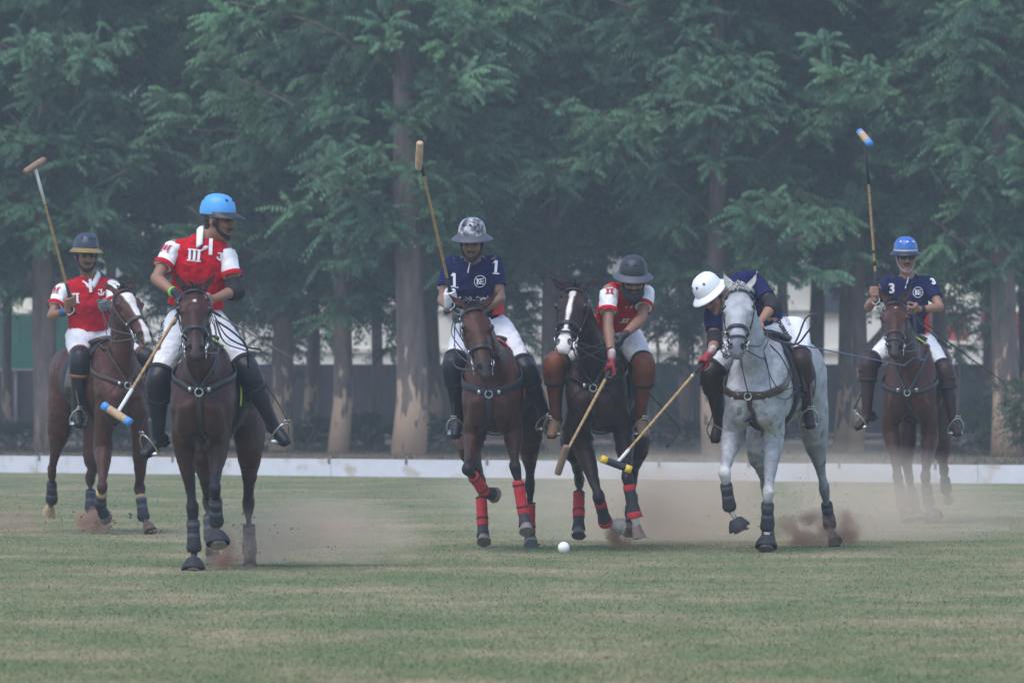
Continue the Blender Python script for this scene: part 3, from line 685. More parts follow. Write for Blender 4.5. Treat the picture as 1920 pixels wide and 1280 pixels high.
    for key in ('fa', 'fb'):
        L = sp[key]; sd = -1 if key == 'fa' else 1
        sh = B(.10, 1.12, sd*.138); elb = W(*L['el'], D+L.get('de', .22))
        kn = reach(*L['kn'], elb, .43*Z, L.get('s1', -1)); fe = reach(*L['fe'], kn, .27*Z, L.get('s2', 1)); ho = reach(*L['ho'], fe, .10*Z, L.get('s3', -1))
        q = kn-elb
        f.chain([sh, elb-q*.1, elb+q*.2, elb+q*.45, elb+q*.8, kn, kn+unit(fe-kn)*.04], [.08*Z, .085*Z, .078*Z, .062*Z, .044*Z, .046*Z, .042*Z], [.15*Z, .13*Z, .095*Z, .07*Z, .048*Z, .052*Z, .045*Z],
                U=S, k=.05, col=[c0, c0, c0, cl_(lt*.3), cl_(lt), L.get('kneecol', cl_(min(1, lt+.3))), L.get('kneecol', cl)], sm=3)
        so, g = lower(kn, fe, ho, False, L); legs[key] = (kn, fe, ho, so, g, L)
    for key in ('ha', 'hb'):
        L = sp[key]; sd = -1 if key == 'ha' else 1
        hp = B(1.36, 1.2, sd*.14); st = W(*L['st'], D+L.get('dst', 1.12*Z)); hk = reach(*L['kn'], st, .46*Z, L.get('s1', 1))
        fe = reach(*L['fe'], hk, .34*Z, L.get('s2', -1)); ho = reach(*L['ho'], fe, .10*Z, L.get('s3', -1)); q = hk-st
        f.chain([hp, (hp+st)/2, st, st+q*.3, st+q*.65, hk, hk+unit(fe-hk)*.05], [.13*Z, .125*Z, .105*Z, .078*Z, .05*Z, .042*Z, .038*Z], [.24*Z, .21*Z, .15*Z, .11*Z, .07*Z, .062*Z, .05*Z],
                U=S, k=.05, col=[c0, c0, c0, c0, cl_(lt*.5), cl_(lt), cl_(min(1, lt+.3))], sm=3)
        so, g = lower(hk, fe, ho, True, L); legs[key] = (hk, fe, ho, so, g, L)
    def paint(V, C):
        q = V-poll; t = q@H/(.60*Z); l = q@hs/Z; n = q@Fn/Z
        face = (n > -.03) & (t > -.05) & (t < 1.08) & (np.abs(l) < .12)
        for (t0, t1, w0, w1, cx) in sp.get('blaze', []):
            u = np.clip((t-t0)/(t1-t0), 0, 1); w = (w0+(w1-w0)*u)*(np.sqrt(np.clip(1-(2*u-1)**2, 0, 1)) if t1-t0 < .08 else 1+.10*np.sin(t*13+sp['chest'])+.05*np.sin(t*31))
            w = w+.002*np.sin(V[:, 2]*47+V[:, 0]*30); al = np.clip((w-np.abs(l-cx))/.011+.5, 0, 1)*face*np.clip((t-t0)/.02+.5, 0, 1)*np.clip((t1-t)/.02+.5, 0, 1)
            C = C*(1-al[:, None])+np.array((.62, .58, .55) if t0 < .75 else (.5, .38, .34))*al[:, None]
        # nostrils dark
        for sd in (-1, 1):
            m = (np.linalg.norm(V-HP(.91, sd*.051, .028), axis=1) < .026*Z); C[m] *= .2
        for pt, r, fac in sp.get('spots', []):
            e = W(*pt, D); m = (np.hypot(V[:, 0]-e[0], (V[:, 2]-e[2])) < r) & (V[:, 1] < D+.4); C[m] *= fac
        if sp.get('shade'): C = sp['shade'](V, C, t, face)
        return C
    body = f.build('body', mat('coat_'+sp['kind'], c0, sp.get('rough', .5), attr=True, vary=.30, vscale=sp.get('vs', 9), bump=.007, bscale=16, spec=.22), root, .0095, True, paint)
    body.data.name = 'horse_body'; ripple(body, .05, .008, .8); ripple(body, .15, .022, .84)
    # eyes, mane, tail
    for sd in (-1, 1):
        e = f.snap(HP(.27, sd*.115, .014), -.017)[0]; MB().ell(e, (.023*Z, .023*Z, .023*Z)).build('eye', EYE, root)
    rn = random.Random(sp['chest']); mb = MB(); mc = sp.get('mane', (.015, .012, .011))
    for i in range(sp.get('forelock', 34)):
        o = HP(-.06+rn.uniform(-.02, .02), rn.uniform(-.035, .035), -.0); ln = rn.uniform(.05, .13)
        d = unit(Fn*.25+hs*rn.uniform(-.8, .8)+H*rn.uniform(-.4, .5)+A(0, 0, rn.uniform(.0, .6)))
        mb.tube([o, o+d*ln*.5+Fn*.02, o+d*ln+H*.05], [.004, .003, .001], 4)
    for i in range(60):
        t = i/60; p = HP(0, 0, -.09)*(1-t)+B(.35, 1.50)*t
        c = f.trace(p+A(0, 0, .4), A(0, 0, -1))[0][0]; mb.tube([c-A(0, 0, .01), c+A(rn.uniform(-.01, .01), .01, .025)+S*rn.uniform(-.01, .01)], [.008, .002], 4)
    mb.build('mane', mat('mane_'+sp['kind'], mc, .6), root)
    tl = Field(); t0 = B(1.66, 1.32)
    tl.chain([t0, B(1.74, 1.27), B(1.80, 1.12), B(1.80, .98), B(1.78, .88)], [.03, .04, .045, .04, .02], U=S, sm=3); tl.build('tail', mat('mane_'+sp['kind'], mc, .6), root, .015)
    # leg wear
    for key in ('fa', 'fb', 'ha', 'hb'):
        kn, fe, ho, so, g, L = legs[key]; sty = L.get('wrap', 'black'); q = unit(fe-kn); ln = np.linalg.norm(fe-kn)
        if sty != 'none':
            a, b = (.30, 1.06) if key[0] == 'f' else (.42, 1.06)
            mm = BOOTR if sty == 'red' else BOOTB
            ts = np.linspace(a, b, 15); rr = []
            for t in ts:
                r = .042+.0012*math.sin((t-a)/(b-a)*23)+(.002 if sty == 'red' else .010)*max(0, 1-abs(t-.93)/.2); rr.append(r*Z)
            rr[0] *= .94; rr[-1] *= .92
            w = MB().tube([kn+q*ln*t for t in ts], rr, 16, up=A(0, -1, 0)).build('leg_boot' if sty != 'red' else 'leg_wrap', mm, root)
            w['label'] = {'red': 'red leg wrap', 'black': 'black padded leg boot', 'mixed': 'black padded leg boot with red bands'}[sty]
            bands = {'red': [(.40, BOOTB), (.86, BOOTB)], 'black': [(a+.12, BOOTG), (a+.38, BOOTG)], 'mixed': [(a-.03, BOOTR), (.99, BOOTR)]}[sty]
            if L.get('tan'): bands = bands+[(a+.03, TAN)]
            for t, bm in bands:
                hh = .016 if bm is not BOOTR else .022
                if sty == 'red': hh = .007
                i = min(range(15), key=lambda j: abs(ts[j]-t)); r0 = rr[i]+.004
                MB().tube([kn+q*(ln*t-hh), kn+q*(ln*t-hh*.6), kn+q*(ln*t+hh*.6), kn+q*(ln*t+hh)], [r0-.002, r0, r0, r0-.002], 16, up=A(0, -1, 0)).build('band', bm, w)
        if L.get('bell'):
            MB().tube([ho-g*.035, ho-g*.02, ho, ho+g*.035, ho+g*.05], [.04*Z, .05*Z, .062*Z, .076*Z, .074*Z], 18, cap=False, up=A(0, -1, 0), flat=1.08).build('bell_boot', BOOTB, root)
        elif L.get('dark_pastern', True):
            MB().tube([fe+q*.01, fe*.6+ho*.4, ho+g*.01], [.042*Z, .040*Z, .05*Z], 14, cap=False, up=A(0, -1, 0)).build('fetlock_boot', BOOTB, root)
    # bridle
    tm = sp.get('tack', LEATH); br = MB(); fa_ = Fn
    def hring(t, w, a0=0, a1=360, R=.24, tilt=0, n=30): ring(br, f, HP(t, 0, -.03), hs, unit(Fn+H*tilt), w, R, a0, a1, n=n)
    hring(.07, .024, 0, 180, tilt=-.25)
    hring(.60, .03, tilt=.18)
    if sp.get('flash'): hring(.74, .018, tilt=.35)
    for sd in (-1, 1):
        strap(br, f, [HP(.05, sd*.09, -.02), HP(.22, sd*.10, -.05), HP(.42, sd*.085, -.05), HP(.62, sd*.07, -.04), HP(.76, sd*.06, -.04)], .016)
        strap(br, f, [HP(.06, sd*.09, -.02), HP(.2, sd*.1, -.12), HP(.26, sd*.06, -.2)], .014)
        strap(br, f, [HP(.07, sd*.085, .02), HP(.03, sd*.09, -.03), HP(-.03, sd*.08, -.09)], .018)
    bridle = br.build('bridle', tm, root)
    for sd in (-1, 1):
        bits = MB()
        c = f.snap(HP(.77, sd*.07, -.045), .012)[0]; pts = [c+.030*(math.cos(a)*H+math.sin(a)*unit(Fn+hs*sd*.5)) for a in np.linspace(0, 2*math.pi, 15)]
        bits.tube(pts, .0045, 6); bits.tube([c-H*.06, c, c+H*.09+Fn*-.015], [.006, .007, .005], 6)
        bits.build('bit', STEEL, bridle)
        for t in (.09, .60): MB().box(f.snap(HP(t, sd*.1, -.04), .006)[0], (.006, .006, .01)).build('buckle', STEEL, bridle)
    # reins
    rh = sp['reinhand']; rb = MB()
    for sd in (-1, 1):
        c = f.snap(HP(.79, sd*.07, -.045), .014)[0]; h_ = rh+hs*sd*.015
        for off, sag in ((0, .05), (.05, .12)):
            s_ = c+H*off; m1 = s_*.6+h_*.4; m1[2] -= sag; m1 += S*sd*(.05+sag*.3); m2 = s_*.25+h_*.75; m2[2] -= sag*.6; m2 += S*sd*.04
            P = cr(np.array([s_, m1, m2, h_]), 6)
            for i_ in range(1, len(P)-1):
                dd = f.d(P[i_])[0]
                if dd < .012: P[i_] = f.snap(P[i_], .014)[0]
            rb.tube(P, .0065, 6, flat=.45)
    for lp in sp.get('loops', []):
        rb.tube(cr(np.array([W(x, y, d) for x, y, d in lp]), 6), .0075, 6, flat=.45)
    rb.build('rein', tm, bridle)
    # breastplate, martingale, saddle
    bp = MB(); by = sp.get('bpz', 1.13)
    tl_ = unit(-ax+A(0, 0, -.34)); ring(bp, f, B(.42, by+.155), tl_, S, sp.get('bpw', .05), .75, -88, 88, n=44)
    strap(bp, f, [B(-.15, by-.05), B(-.12, by-.18), B(0, .86), B(.2, .80)], .038)
    if sp.get('yoke', True):
        for sd in (-1, 1): strap(bp, f, [B(-.15, by-.03), B(-.1, by+.12, sd*.12), B(.1, by+.27, sd*.17), B(.35, by+.36, sd*.12)], .028)
    bpo = bp.build('breastplate', sp.get('bpm', tm), root)
    bk = MB(); c = f.snap(B(-.16, by-.04), .012)[0]
    bk.tube([c+.026*(math.cos(a)*S+math.sin(a)*A(0, 0, 1)) for a in np.linspace(0, 2*math.pi, 13)], .005, 6)
    for sd in (-1, 1):
        c = f.snap(B(-.12, by-.02, sd*.075), .010)[0]; MB().box(c, (.012, .005, .016)).build('buckle', STEEL, bpo)
    bk.build('ring', STEEL, bpo)
    st_ = MB(); c1 = HP(.62, 0, -.10); c2 = f.snap(B(-.15, by-.03), .02)[0]
    P = cr(np.array([c1, c1*.6+c2*.4+A(0, .02, -.04), c2]), 6); st_.tube(P, .011, 6, flat=.3); st_.build('martingale', tm, root)
    # saddle pad: a sheet over the back
    def sheet(s0, s1, z0, off, zf=None, ns=10, na=25):
        O = []; Q = []; Fc = []
        for i in range(ns+1):
            s_ = s0+(s1-s0)*i/ns; c = B(s_, 1.2)
            for j in range(na+1):
                a = -1+2*j/na; an = a*R_(118 if zf is None else zf); d = math.sin(an)*S+math.cos(an)*A(0, 0, 1); O.append(c+d*.6); Q.append(-d)
        V = list(f.trace(np.array(O), np.array(Q), off, .6)[0])
        for i in range(ns):
            for j in range(na): Fc.append((i*(na+1)+j, i*(na+1)+j+1, (i+1)*(na+1)+j+1, (i+1)*(na+1)+j))
        return V, Fc, [V[j] for j in range(na+1)]
    V, Fc, edge = sheet(.46, 1.0, 0, .012); pad = mk('saddle_cloth', V, Fc, NUMN, root)
    so_ = pad.modifiers.new('thick', 'SOLIDIFY'); so_.thickness = .014; so_.offset = -1
    MB().tube([np.array(p)+ax*-.004 for p in edge], .007, 6).build('piping', sp.get('piping', NUMN), pad)
    sf = Field(); sf.chain([B(.50, 1.535), B(.58, 1.52), B(.75, 1.50), B(.95, 1.53), B(1.02, 1.56)], [.08, .12, .16, .17, .15], [.03, .035, .035, .04, .03], U=S, k=.02, sm=3)
    saddle = sf.build('saddle', tm, root, .012)
    for sd in (-1, 1):
        O = []; Q = []; Fc = []
        for i in range(9):
            for j in range(9):
                an = sd*R_(28+80*i/8); c = B(.58+.28*j/8-.05*math.sin(math.pi*i/8), 1.2); d = math.sin(an)*S+math.cos(an)*A(0, 0, 1)
                O.append(c+d*.6); Q.append(-d)
        V = f.trace(np.array(O), np.array(Q), .028, .6)[0]
        Fc = [(i*9+j, i*9+j+1, (i+1)*9+j+1, (i+1)*9+j) for i in range(8) for j in range(8)]
        fl = mk('saddle_flap', V, Fc, tm, saddle); so_ = fl.modifiers.new('thick', 'SOLIDIFY'); so_.thickness = .012
    gm = MB(); ring(gm, f, B(.55, 1.15), S, A(0, 0, -1), .09, .6, -20, 200, off=.006, th=.01, n=24); gm.build('girth', NUMN, root)
    # stirrups
    for ank, toe in sp['feet']:
        d = unit(toe-ank); up = A(0, 0, 1); up = unit(up-d*(up@d)); lt_ = np.cross(d, up); c = ank*.38+toe*.62-up*.052
        prof = [(-.062, 0), (-.068, .03), (-.062, .07), (-.04, .115), (-.012, .14), (.012, .14), (.04, .115), (.062, .07), (.068, .03), (.062, 0)]
        m_ = MB().tube(cr(np.array([c+lt_*x+up*(y) for x, y in prof]), 3), .0065, 7)
        m_.box(c-up*.003, (.066, .020, .006), (lt_, d, up)); m_.tube([c+up*.14-lt_*.022, c+up*.165-lt_*.018, c+up*.165+lt_*.018, c+up*.14+lt_*.022], .005, 6)
        si = m_.build('stirrup', STEEL, root)
        sd = 1 if ((c-base)@S) > 0 else -1
        top = f.snap(B(.6, 1.4, sd*.26), .06)[0]; e = c+up*.16
        P = np.array([top, top*.4+e*.6+S*sd*.02, e]); m2 = MB(); P = cr(P, 5); ribbon(m2, P, [S*sd]*len(P), .028, .006); m2.build('stirrup_leather', tm, si)
    return dict(root=root, f=f, B=B, S=S, ax=ax, HP=HP, base=base)
# ---------------------------------------------------------------- riders
SKIN = (.26, .135, .090)
RED = mat('red_jersey', (.46, .006, .020), .85, spec=.15, vary=.12, vscale=9, bump=.014, bscale=9)
WHITE = mat('white_cloth', (.78, .78, .80), .85, vary=.05, vscale=9, bump=.012, bscale=11)
BREECH = mat('white_breeches', (.74, .74, .77), .85, vary=.06, vscale=7, bump=.016, bscale=11, stretch=(1, 1, 1.8))
NAVY = mat('navy_jersey', (.009, .012, .062), .85, spec=.15, vary=.2, vscale=9, bump=.014, bscale=9)
NAVYD = mat('navy_panel', (.008, .009, .022), .8, vary=.2, vscale=9, bump=.012, bscale=9)
PRINTW = mat('white_print', (.75, .75, .78), .8)
PRINTR = mat('red_print', (.42, .02, .05), .8)
BLACKF = mat('black_fabric', (.012, .012, .014), .85, vary=.3, vscale=15, bump=.006, bscale=30)
BOOT = {'black': mat('boot_black', (.012, .013, .017), .45, spec=.35, vary=.3, vscale=10, bump=.004, bscale=14),
        'brown': mat('boot_brown', (.15, .046, .025), .55, spec=.3, vary=.3, vscale=10, bump=.004, bscale=16),
        'dark': mat('boot_dark_brown', (.032, .014, .013), .5, spec=.3, vary=.3, vscale=10, bump=.004, bscale=16),
        'tan': mat('boot_tan', (.26, .15, .10), .55, vary=.3, vscale=20)}
HAIR = mat('black_hair', (.010, .009, .009), .7, bump=.004, bscale=120)
CANE = mat('bamboo', (.38, .24, .10), .5, vary=.25, vscale=30)
CANEH = mat('mallet_wood', (.45, .31, .19), .6, vary=.25, vscale=25)
GRIPM = mat('grip_rubber', (.02, .02, .022), .7)
ROPE = mat('white_tape', (.7, .69, .66), .8)
BLUT = mat('blue_tape', (.06, .26, .62), .5); YELT = mat('yellow_tape', (.65, .45, .03), .6); BLKT = mat('black_tape', (.015, .016, .022), .5)

def grip_hand(f, C, Ax, wrist, col, r=.0095, R=.023, thumb=True, flip=1):
    """closed hand: palm beside the axis, four fingers curled round it, thumb against them"""
    Ax = unit(Ax); e1 = wrist-C; e1 = unit(e1-Ax*(e1@Ax)); e2 = np.cross(Ax, e1)*flip
    pc = C+e1*.040
    f.chain([wrist, wrist*.45+pc*.55, pc+Ax*.0], [.027, .028, .030], [.021, .022, .023], U=Ax, k=.012, col=col, sm=2)
    f.chain([pc-Ax*.028, pc+Ax*.028], [.020, .020], [.024, .024], U=e1, k=.012, col=col)
    lens = [235, 255, 245, 205]
    for i in range(4):
        o = C+Ax*(.033-.0215*i); P = []
        for a in np.linspace(-15, lens[i], 6): P.append(o+(R+.010+(.016 if a < 10 else 0))*(math.cos(R_(a))*e1+math.sin(R_(a))*e2))
        f.chain(P, [.0115, .0112, .011, .0105, .0095, .0085], U=Ax, k=.003, col=col, sm=2)
    if thumb:
        P = [pc-e2*.02+Ax*.012]+[C+Ax*(.03+.012*j)+(R+.010)*(math.cos(R_(a))*e1+math.sin(R_(a))*e2) for j, a in enumerate((-60, -105, -150))]
        f.chain(P, [.014, .013, .012, .0095], U=Ax, k=.004, col=col, sm=2)

def rider(sp):
    Dp = sp['Dp']; sk = sp.get('skin', SKIN); P = sp['p']
    pel = W(*P['pel'], Dp); root = empty('person', A(pel[0], pel[1], pel[2]-.1), sp['label'], 'person', sp['team'])
    chs = W(*P['chest'], Dp+sp.get('dchest', -.08)); nk = W(*P['neck'], Dp+sp.get('dneck', -.10))
    dsa, dsb = sp.get('dsh', (-.08, -.08)); sa = W(*P['sa'], Dp+dsa); sb = W(*P['sb'], Dp+dsb)
    ea = reach(*P['ea'], sa, sp.get('ua', .285), sp.get('sea', -1)); eb = reach(*P['eb'], sb, sp.get('ub', .285), sp.get('seb', -1))
    wa = reach(*P['wa'], ea, sp.get('la', .25), sp.get('swa', -1)); wb = reach(*P['wb'], eb, sp.get('lb', .25), sp.get('swb', -1))
    S = unit(sb-sa); hipw = sp.get('hipw', .10); HS = unit(sp.get('hips', A(1, 0, 0)))
    ha, hb = pel-HS*hipw, pel+HS*hipw
    ka = reach(*P['ka'], ha, .44, -1); kb = reach(*P['kb'], hb, .44, -1)
    aa = reach(*P['aa'], ka, .42, sp.get('saa', 1)); ab = reach(*P['ab'], kb, .42, sp.get('sab', 1))
    ta = reach(*P['ta'], aa, .17, sp.get('sta', -1)); tb = reach(*P['tb'], ab, .17, sp.get('stb', -1))
    # head frame
    hc = W(*P['head'], Dp+sp['dhead']); yaw, pit, rol = [R_(v) for v in sp['hrot']]
    from mathutils import Euler, Matrix
    M = Matrix.Rotation(yaw, 3, 'Z') @ Matrix.Rotation(pit, 3, 'X') @ Matrix.Rotation(rol, 3, 'Y')   # face looks to -Y
    M = np.array(M); X = lambda x, y, z: hc+M@A(x, y, z)*sp.get('hs', 1.0)
    hx, hy, hz = M[:, 0], M[:, 1], M[:, 2]
    f = Field(); dk = tuple(c*.8 for c in sk)
    f.chain([X(0, .012, .045), X(0, .012, .078)], [.074, .070], [.088, .082], U=hx, k=.02, col=sk)       # cranium
    f.chain([X(0, -.015, .0), X(0, -.022, -.045), X(0, -.03, -.085)], [.066, .060, .042], [.068, .060, .042], U=hx, k=.02, col=sk)
    f.chain([X(0, -.072, -.098)], .022, k=.02, col=sk)                                              # chin
    f.chain([X(0, -.083, .018), X(0, -.100, -.012), X(0, -.106, -.025)], [.010, .012, .014], [.010, .012, .012], U=hx, k=.012, col=sk)   # nose
    for s in (-1, 1):
        f.chain([X(s*.013, -.094, -.027)], .010, k=.006, col=dk)
        f.chain([X(s*.015, -.084, .030), X(s*.045, -.072, .028)], [.010, .008], U=hz, k=.01, col=(.03, .02, .018))        # brow
        f.chain([X(s*.042, -.066, -.018)], .024, k=.02, col=sk)                                             # cheekbone
        f.chain([X(s*.032, -.094, .012)], [.017], [.012], U=hx, k=.010, sub=True)
        f.chain([X(s*.072, .015, .015), X(s*.078, .022, -.005), X(s*.073, .012, -.028)], [.006, .007, .005], [.018, .016, .010], U=hx, k=.006, col=sk)   # ear
        for off, c in (((-.030), (.015, .008, .006)),):
            pass
    f.chain([X(-.022, -.086, -.056), X(0, -.093, -.054), X(.022, -.086, -.056)], .0065, .006, k=.004, col=(.17, .06, .05))
    f.chain([X(-.018, -.086, -.066), X(0, -.092, -.067), X(.018, -.086, -.066)], .0065, .006, k=.004, col=(.18, .07, .06))
    cb = nk-unit(nk-chs)*.03
    f.chain([cb, X(0, .02, -.06)], [.062, .054], [.062, .056], U=S, k=.03, col=sk)
    f.chain([pel, pel*.5+chs*.5, chs, cb], [.12, .11, .13, .060], [.09, .08, .09, .05], U=S, k=.03, col=sk)
    f.chain([sa*.9+sb*.1, sb*.9+sa*.1], [.045, .045], [.06, .06], U=unit(nk-chs), k=.03, col=sk)
    for s_, e_, w_ in ((sa, ea, wa), (sb, eb, wb)):
        v = e_-s_
        f.chain([s_, s_+v*.4, s_+v*.8, e_], [.050, .047, .039, .036], [.050, .050, .042, .037], U=S, k=.025, col=sk, sm=2)
        v = w_-e_; f.chain([e_, e_+v*.22, e_+v*.6, w_], [.037, .043, .034, .025], [.037, .040, .030, .021], U=S, k=.012, col=sk, sm=2)
    for h_, k_, a_ in ((ha, ka, aa), (hb, kb, ab)):
        f.chain([h_, k_], [.075, .05], U=S, k=.03, col=sk); f.chain([k_, a_], [.045, .032], U=S, k=.02, col=sk)
    # hands
    gl = {}
    for key, w_ in (('a', wa), ('b', wb)):
        h = sp['hand'+key]; C = h['C'](w_) if callable(h['C']) else h['C']; gc = h.get('glove')
        C = w_+unit(C-w_)*min(np.linalg.norm(C-w_), .085)
        if np.linalg.norm(C-w_) < .07: C = w_+unit(C-w_)*.075
        ax_ = h['ax'](C) if callable(h['ax']) else h['ax']; ax_ = unit(ax_)
        ff = f if not gc else Field()
        if gc: ff.chain([w_+unit(w_-C)*.03, w_], [.031, .030], [.028, .026], U=ax_, col=gc[1], k=.01)
        grip_hand(ff, C, ax_, w_, gc[0] if gc else sk, flip=h.get('flip', 1)); gl[key] = (C, ax_, ff if gc else None)
    body = f.build('body', mat('skin', sk, .55, attr=True, vary=.10, vscale=25, bump=.001, bscale=90), root, .0068, True)
    body.data.name = 'person_body'
    for key in 'ab':
        if gl[key][2]: gl[key][2].build('glove', mat('glove', (.5, .5, .5), .7, attr=True, vary=.25, vscale=40, bump=.002, bscale=60), root, .005, True)
    eyes = MB()
    for s in (-1, 1):
        if not sp.get('shades'):
            m_ = MB().ell(X(s*.032, -.084, .012), (.013, .010, .008), (hx, hy, hz)); m_.build('eye', mat('eye_dark', (.03, .02, .018), .2), root)
    if sp.get('shades'):
        g = MB()
        for s in (-1, 1):
            g.ell(X(s*.036, -.094, .012), (.032, .010, .021), (hx, hy, hz), 14, 8); g.tube([X(s*.066, -.088, .016), X(s*.078, -.03, .016), X(s*.078, .02, .012)], .004, 6)
        g.tube([X(-.012, -.102, .018), X(.012, -.102, .018)], .004, 6); g.build('sunglasses', mat('dark_lens', (.006, .006, .007), .12), root)
    if sp.get('beard'):
        b = Field(); th = sp['beard']
        b.chain([X(-.066, -.005, -.015), X(-.062, -.025, -.055), X(-.038, -.062, -.088), X(0, -.080, -.100), X(.038, -.062, -.088), X(.062, -.025, -.055), X(.066, -.005, -.015)], [.006, .009+th*.3, .012+th*.8, .015+th*1.4, .012+th*.8, .009+th*.3, .006], [.008, .012+th*.3, .013+th*.6, .015+th*.8, .013+th*.6, .012+th*.3, .008], U=hz, k=.01)
        if sp.get('bigbeard'): b.chain([X(-.045, -.045, -.080), X(-.015, -.072, -.112), X(.015, -.072, -.112), X(.045, -.045, -.080)], [.030, .036, .036, .030], k=.03); b.chain([X(-.04, -.07, -.05), X(.04, -.07, -.05)], .016, k=.01)
        b.build('beard', HAIR, root, .005)
    if sp.get('moustache', True):
        b = Field(); b.chain([X(-.026, -.086, -.052), X(0, -.101, -.041), X(.026, -.086, -.052)], [.005, .0075, .005], [.005, .006, .005], U=hy); b.build('moustache', HAIR, root, .003)
    hr = Field(); hr.chain([X(0, .05, .02), X(0, .055, -.04)], [.068, .055], [.05, .035], U=hx, k=.02)
    for s in (-1, 1): hr.chain([X(s*.070, -.015, .02), X(s*.069, -.018, -.02)], [.007, .006], [.014, .009], U=hx, k=.01)
    hr.build('hair', HAIR, root, .006)
    # helmet
    hl = sp['helmet']; mb = MB(); nu = 36; prof = [(1.0, .0), (1.02, .02), (1.0, .045), (.94, .078), (.80, .107), (.58, .128), (.3, .139), (.0, .142)]
    V = []; Fc = []; base_z = hl.get('z', .048); lx, ly = .102, .121
    for (r, z) in prof:
        for j in range(nu):
            a = 2*math.pi*j/nu; V.append(X(lx*r*math.cos(a), .008+ly*r*math.sin(a), base_z+z))
    for i in range(len(prof)-1):
        for j in range(nu): Fc.append((i*nu+j, i*nu+(j+1) % nu, (i+1)*nu+(j+1) % nu, (i+1)*nu+j))
    mb.add(V, Fc); helm = mb.build('helmet', hl['m'], root)
    V = []; Fc = []; fb, sb_ = hl.get('brim', (.055, .035))
    for q, (t, dz) in enumerate(((0, .006), (.35, -.004), (.75, -.016), (1, -.026), (1, -.032), (.7, -.022), (.0, -.006))):
        for j in range(nu):
            a = 2*math.pi*j/nu; w = sb_+(fb-sb_)*max(0, -math.sin(a))**1.3; w = w if not hl.get('peak') or math.sin(a) < .2 else .004
            if hl.get('peak'): w = .006+fb*max(0, -math.sin(a)-.1)**.8
            V.append(X((lx*1.01+w*t)*math.cos(a), .008+(ly*1.01+w*t)*math.sin(a), base_z+.012+dz*hl.get('drop', 1)))
    for i in range(6):
        for j in range(nu):
            if not hl.get('peak') or math.sin(2*math.pi*(j+.5)/nu) < -.05: Fc.append((i*nu+j, i*nu+(j+1) % nu, (i+1)*nu+(j+1) % nu, (i+1)*nu+j))
    mk('brim', V, Fc, hl.get('bm', hl['m']), helm)
    for a in hl.get('vents', (-130, -90, -50, 60, 120)):
        a = R_(a); r = .86; p = X(lx*r*math.cos(a), .008+ly*r*math.sin(a), base_z+.100); n_ = unit(p-X(0, 0, base_z+.02)); t_ = unit(np.cross(n_, hz)); MB().ell(p, (.0105, .0105, .003), (t_, np.cross(n_, t_), n_), 10, 4).build('vent', hl.get('vm', mat('vent_dark', (.01, .01, .012), .6)), helm)
    if hl.get('band'):
        V = []; Fc = []
        for z, r in ((.014, 1.03), (.032, 1.032)):
            for j in range(nu):
                a = 2*math.pi*j/nu; V.append(X(lx*r*math.cos(a), .008+ly*r*math.sin(a), base_z+z))
        for j in range(nu): Fc.append((j, (j+1) % nu, nu+(j+1) % nu, nu+j))
        mk('hat_band', V, Fc, hl['band'], helm)
    cs = MB()
    for s in (-1, 1):
        cs.tube(cr(np.array([X(s*.085, -.02, .04), X(s*.078, -.025, -.02), X(s*.062, -.045, -.07), X(s*.03, -.075, -.105), X(0, -.088, -.118-sp.get('bb', 0))]), 4), .0065, 6, flat=.5)
        cs.tube([X(s*.08, .06, .03), X(s*.076, -.01, -.03)], .005, 6)
    cs.build('chin_strap', hl.get('sm', LEATH), helm)
    # jersey
    jm = sp['jersey']; j = Field(); tv = unit(nk-chs)
    hem = W(*P['hem'], Dp-.02); hw = sp.get('hemw', .168)
    j.chain([hem-unit(chs-hem)*.06, hem, hem*.45+chs*.55, chs, chs*.45+nk*.55, nk-tv*.080], [hw+.01, hw, sp.get('waist', .172), .184, .145, .074], [.125, .118, .112, .122, .10, .06], U=S, k=.03, cut=[(hem, hem-chs)], sm=3)
    iq = .10 if sp.get('cuff') else 0.0; j.chain([sa*(1-iq)+sb*iq, sa*.5+sb*.5-tv*.022, sb*(1-iq)+sa*iq], [.062, .060, .062], [.072, .085, .072], U=tv, k=.05, sm=2)
    shirt = j.build('jersey', jm, root, .0085); ripple(shirt, .055, .030, .72)
    slm = sp.get('sleeve', jm); sleeves = []
    for s_, e_ in ((sa, ea), (sb, eb)):
        v = e_-s_; t = sp.get('sleevelen', .62); g = Field(); ln = np.linalg.norm(v); w = v/ln; end = s_+v*t
        g.chain([s_*.93+(sa+sb)*.035-w*.0, s_+v*.2, s_+v*.45, s_+v*(t+.15)], [.071, .070, .067, .067], [.076, .074, .066, .066], U=S, cut=[(end, v), (s_+v*0, -v-(S if e_ is eb else -S)*ln*.0)], k=.02, sm=2)
        so = g.build('sleeve', slm, root, .008); ripple(so, .045, .016, .75); sleeves.append((g, so, s_, v, end))
        if sp.get('cuff'):
            V = []; Fc = []; u1 = unit(np.cross(w, A(0, 0, 1))); u2 = np.cross(w, u1)
            mb = MB()
            for tt in (0,): ring(mb, g, end-w*.013, u1, u2, .036, .14, 0, 360, off=.002, th=.003, n=26)
            mb.build('cuff', sp['cuff'], so)
    # collar
    nf = unit(np.cross(S, tv)); nf = nf if nf[1] < 0 else -nf
    bx = nk-tv*.036; ca = unit(X(0, .01, -.06)-bx); cs_ = unit(S-ca*(S@ca)); cf_ = np.cross(cs_, ca); cf_ = cf_ if cf_@nf > 0 else -cf_; V = []; Fc = []
    red = bool(sp.get('cuff')); prof = [(.084, -.018), (.086, .005), (.078, .026), (.073, .028), (.070, .01)]
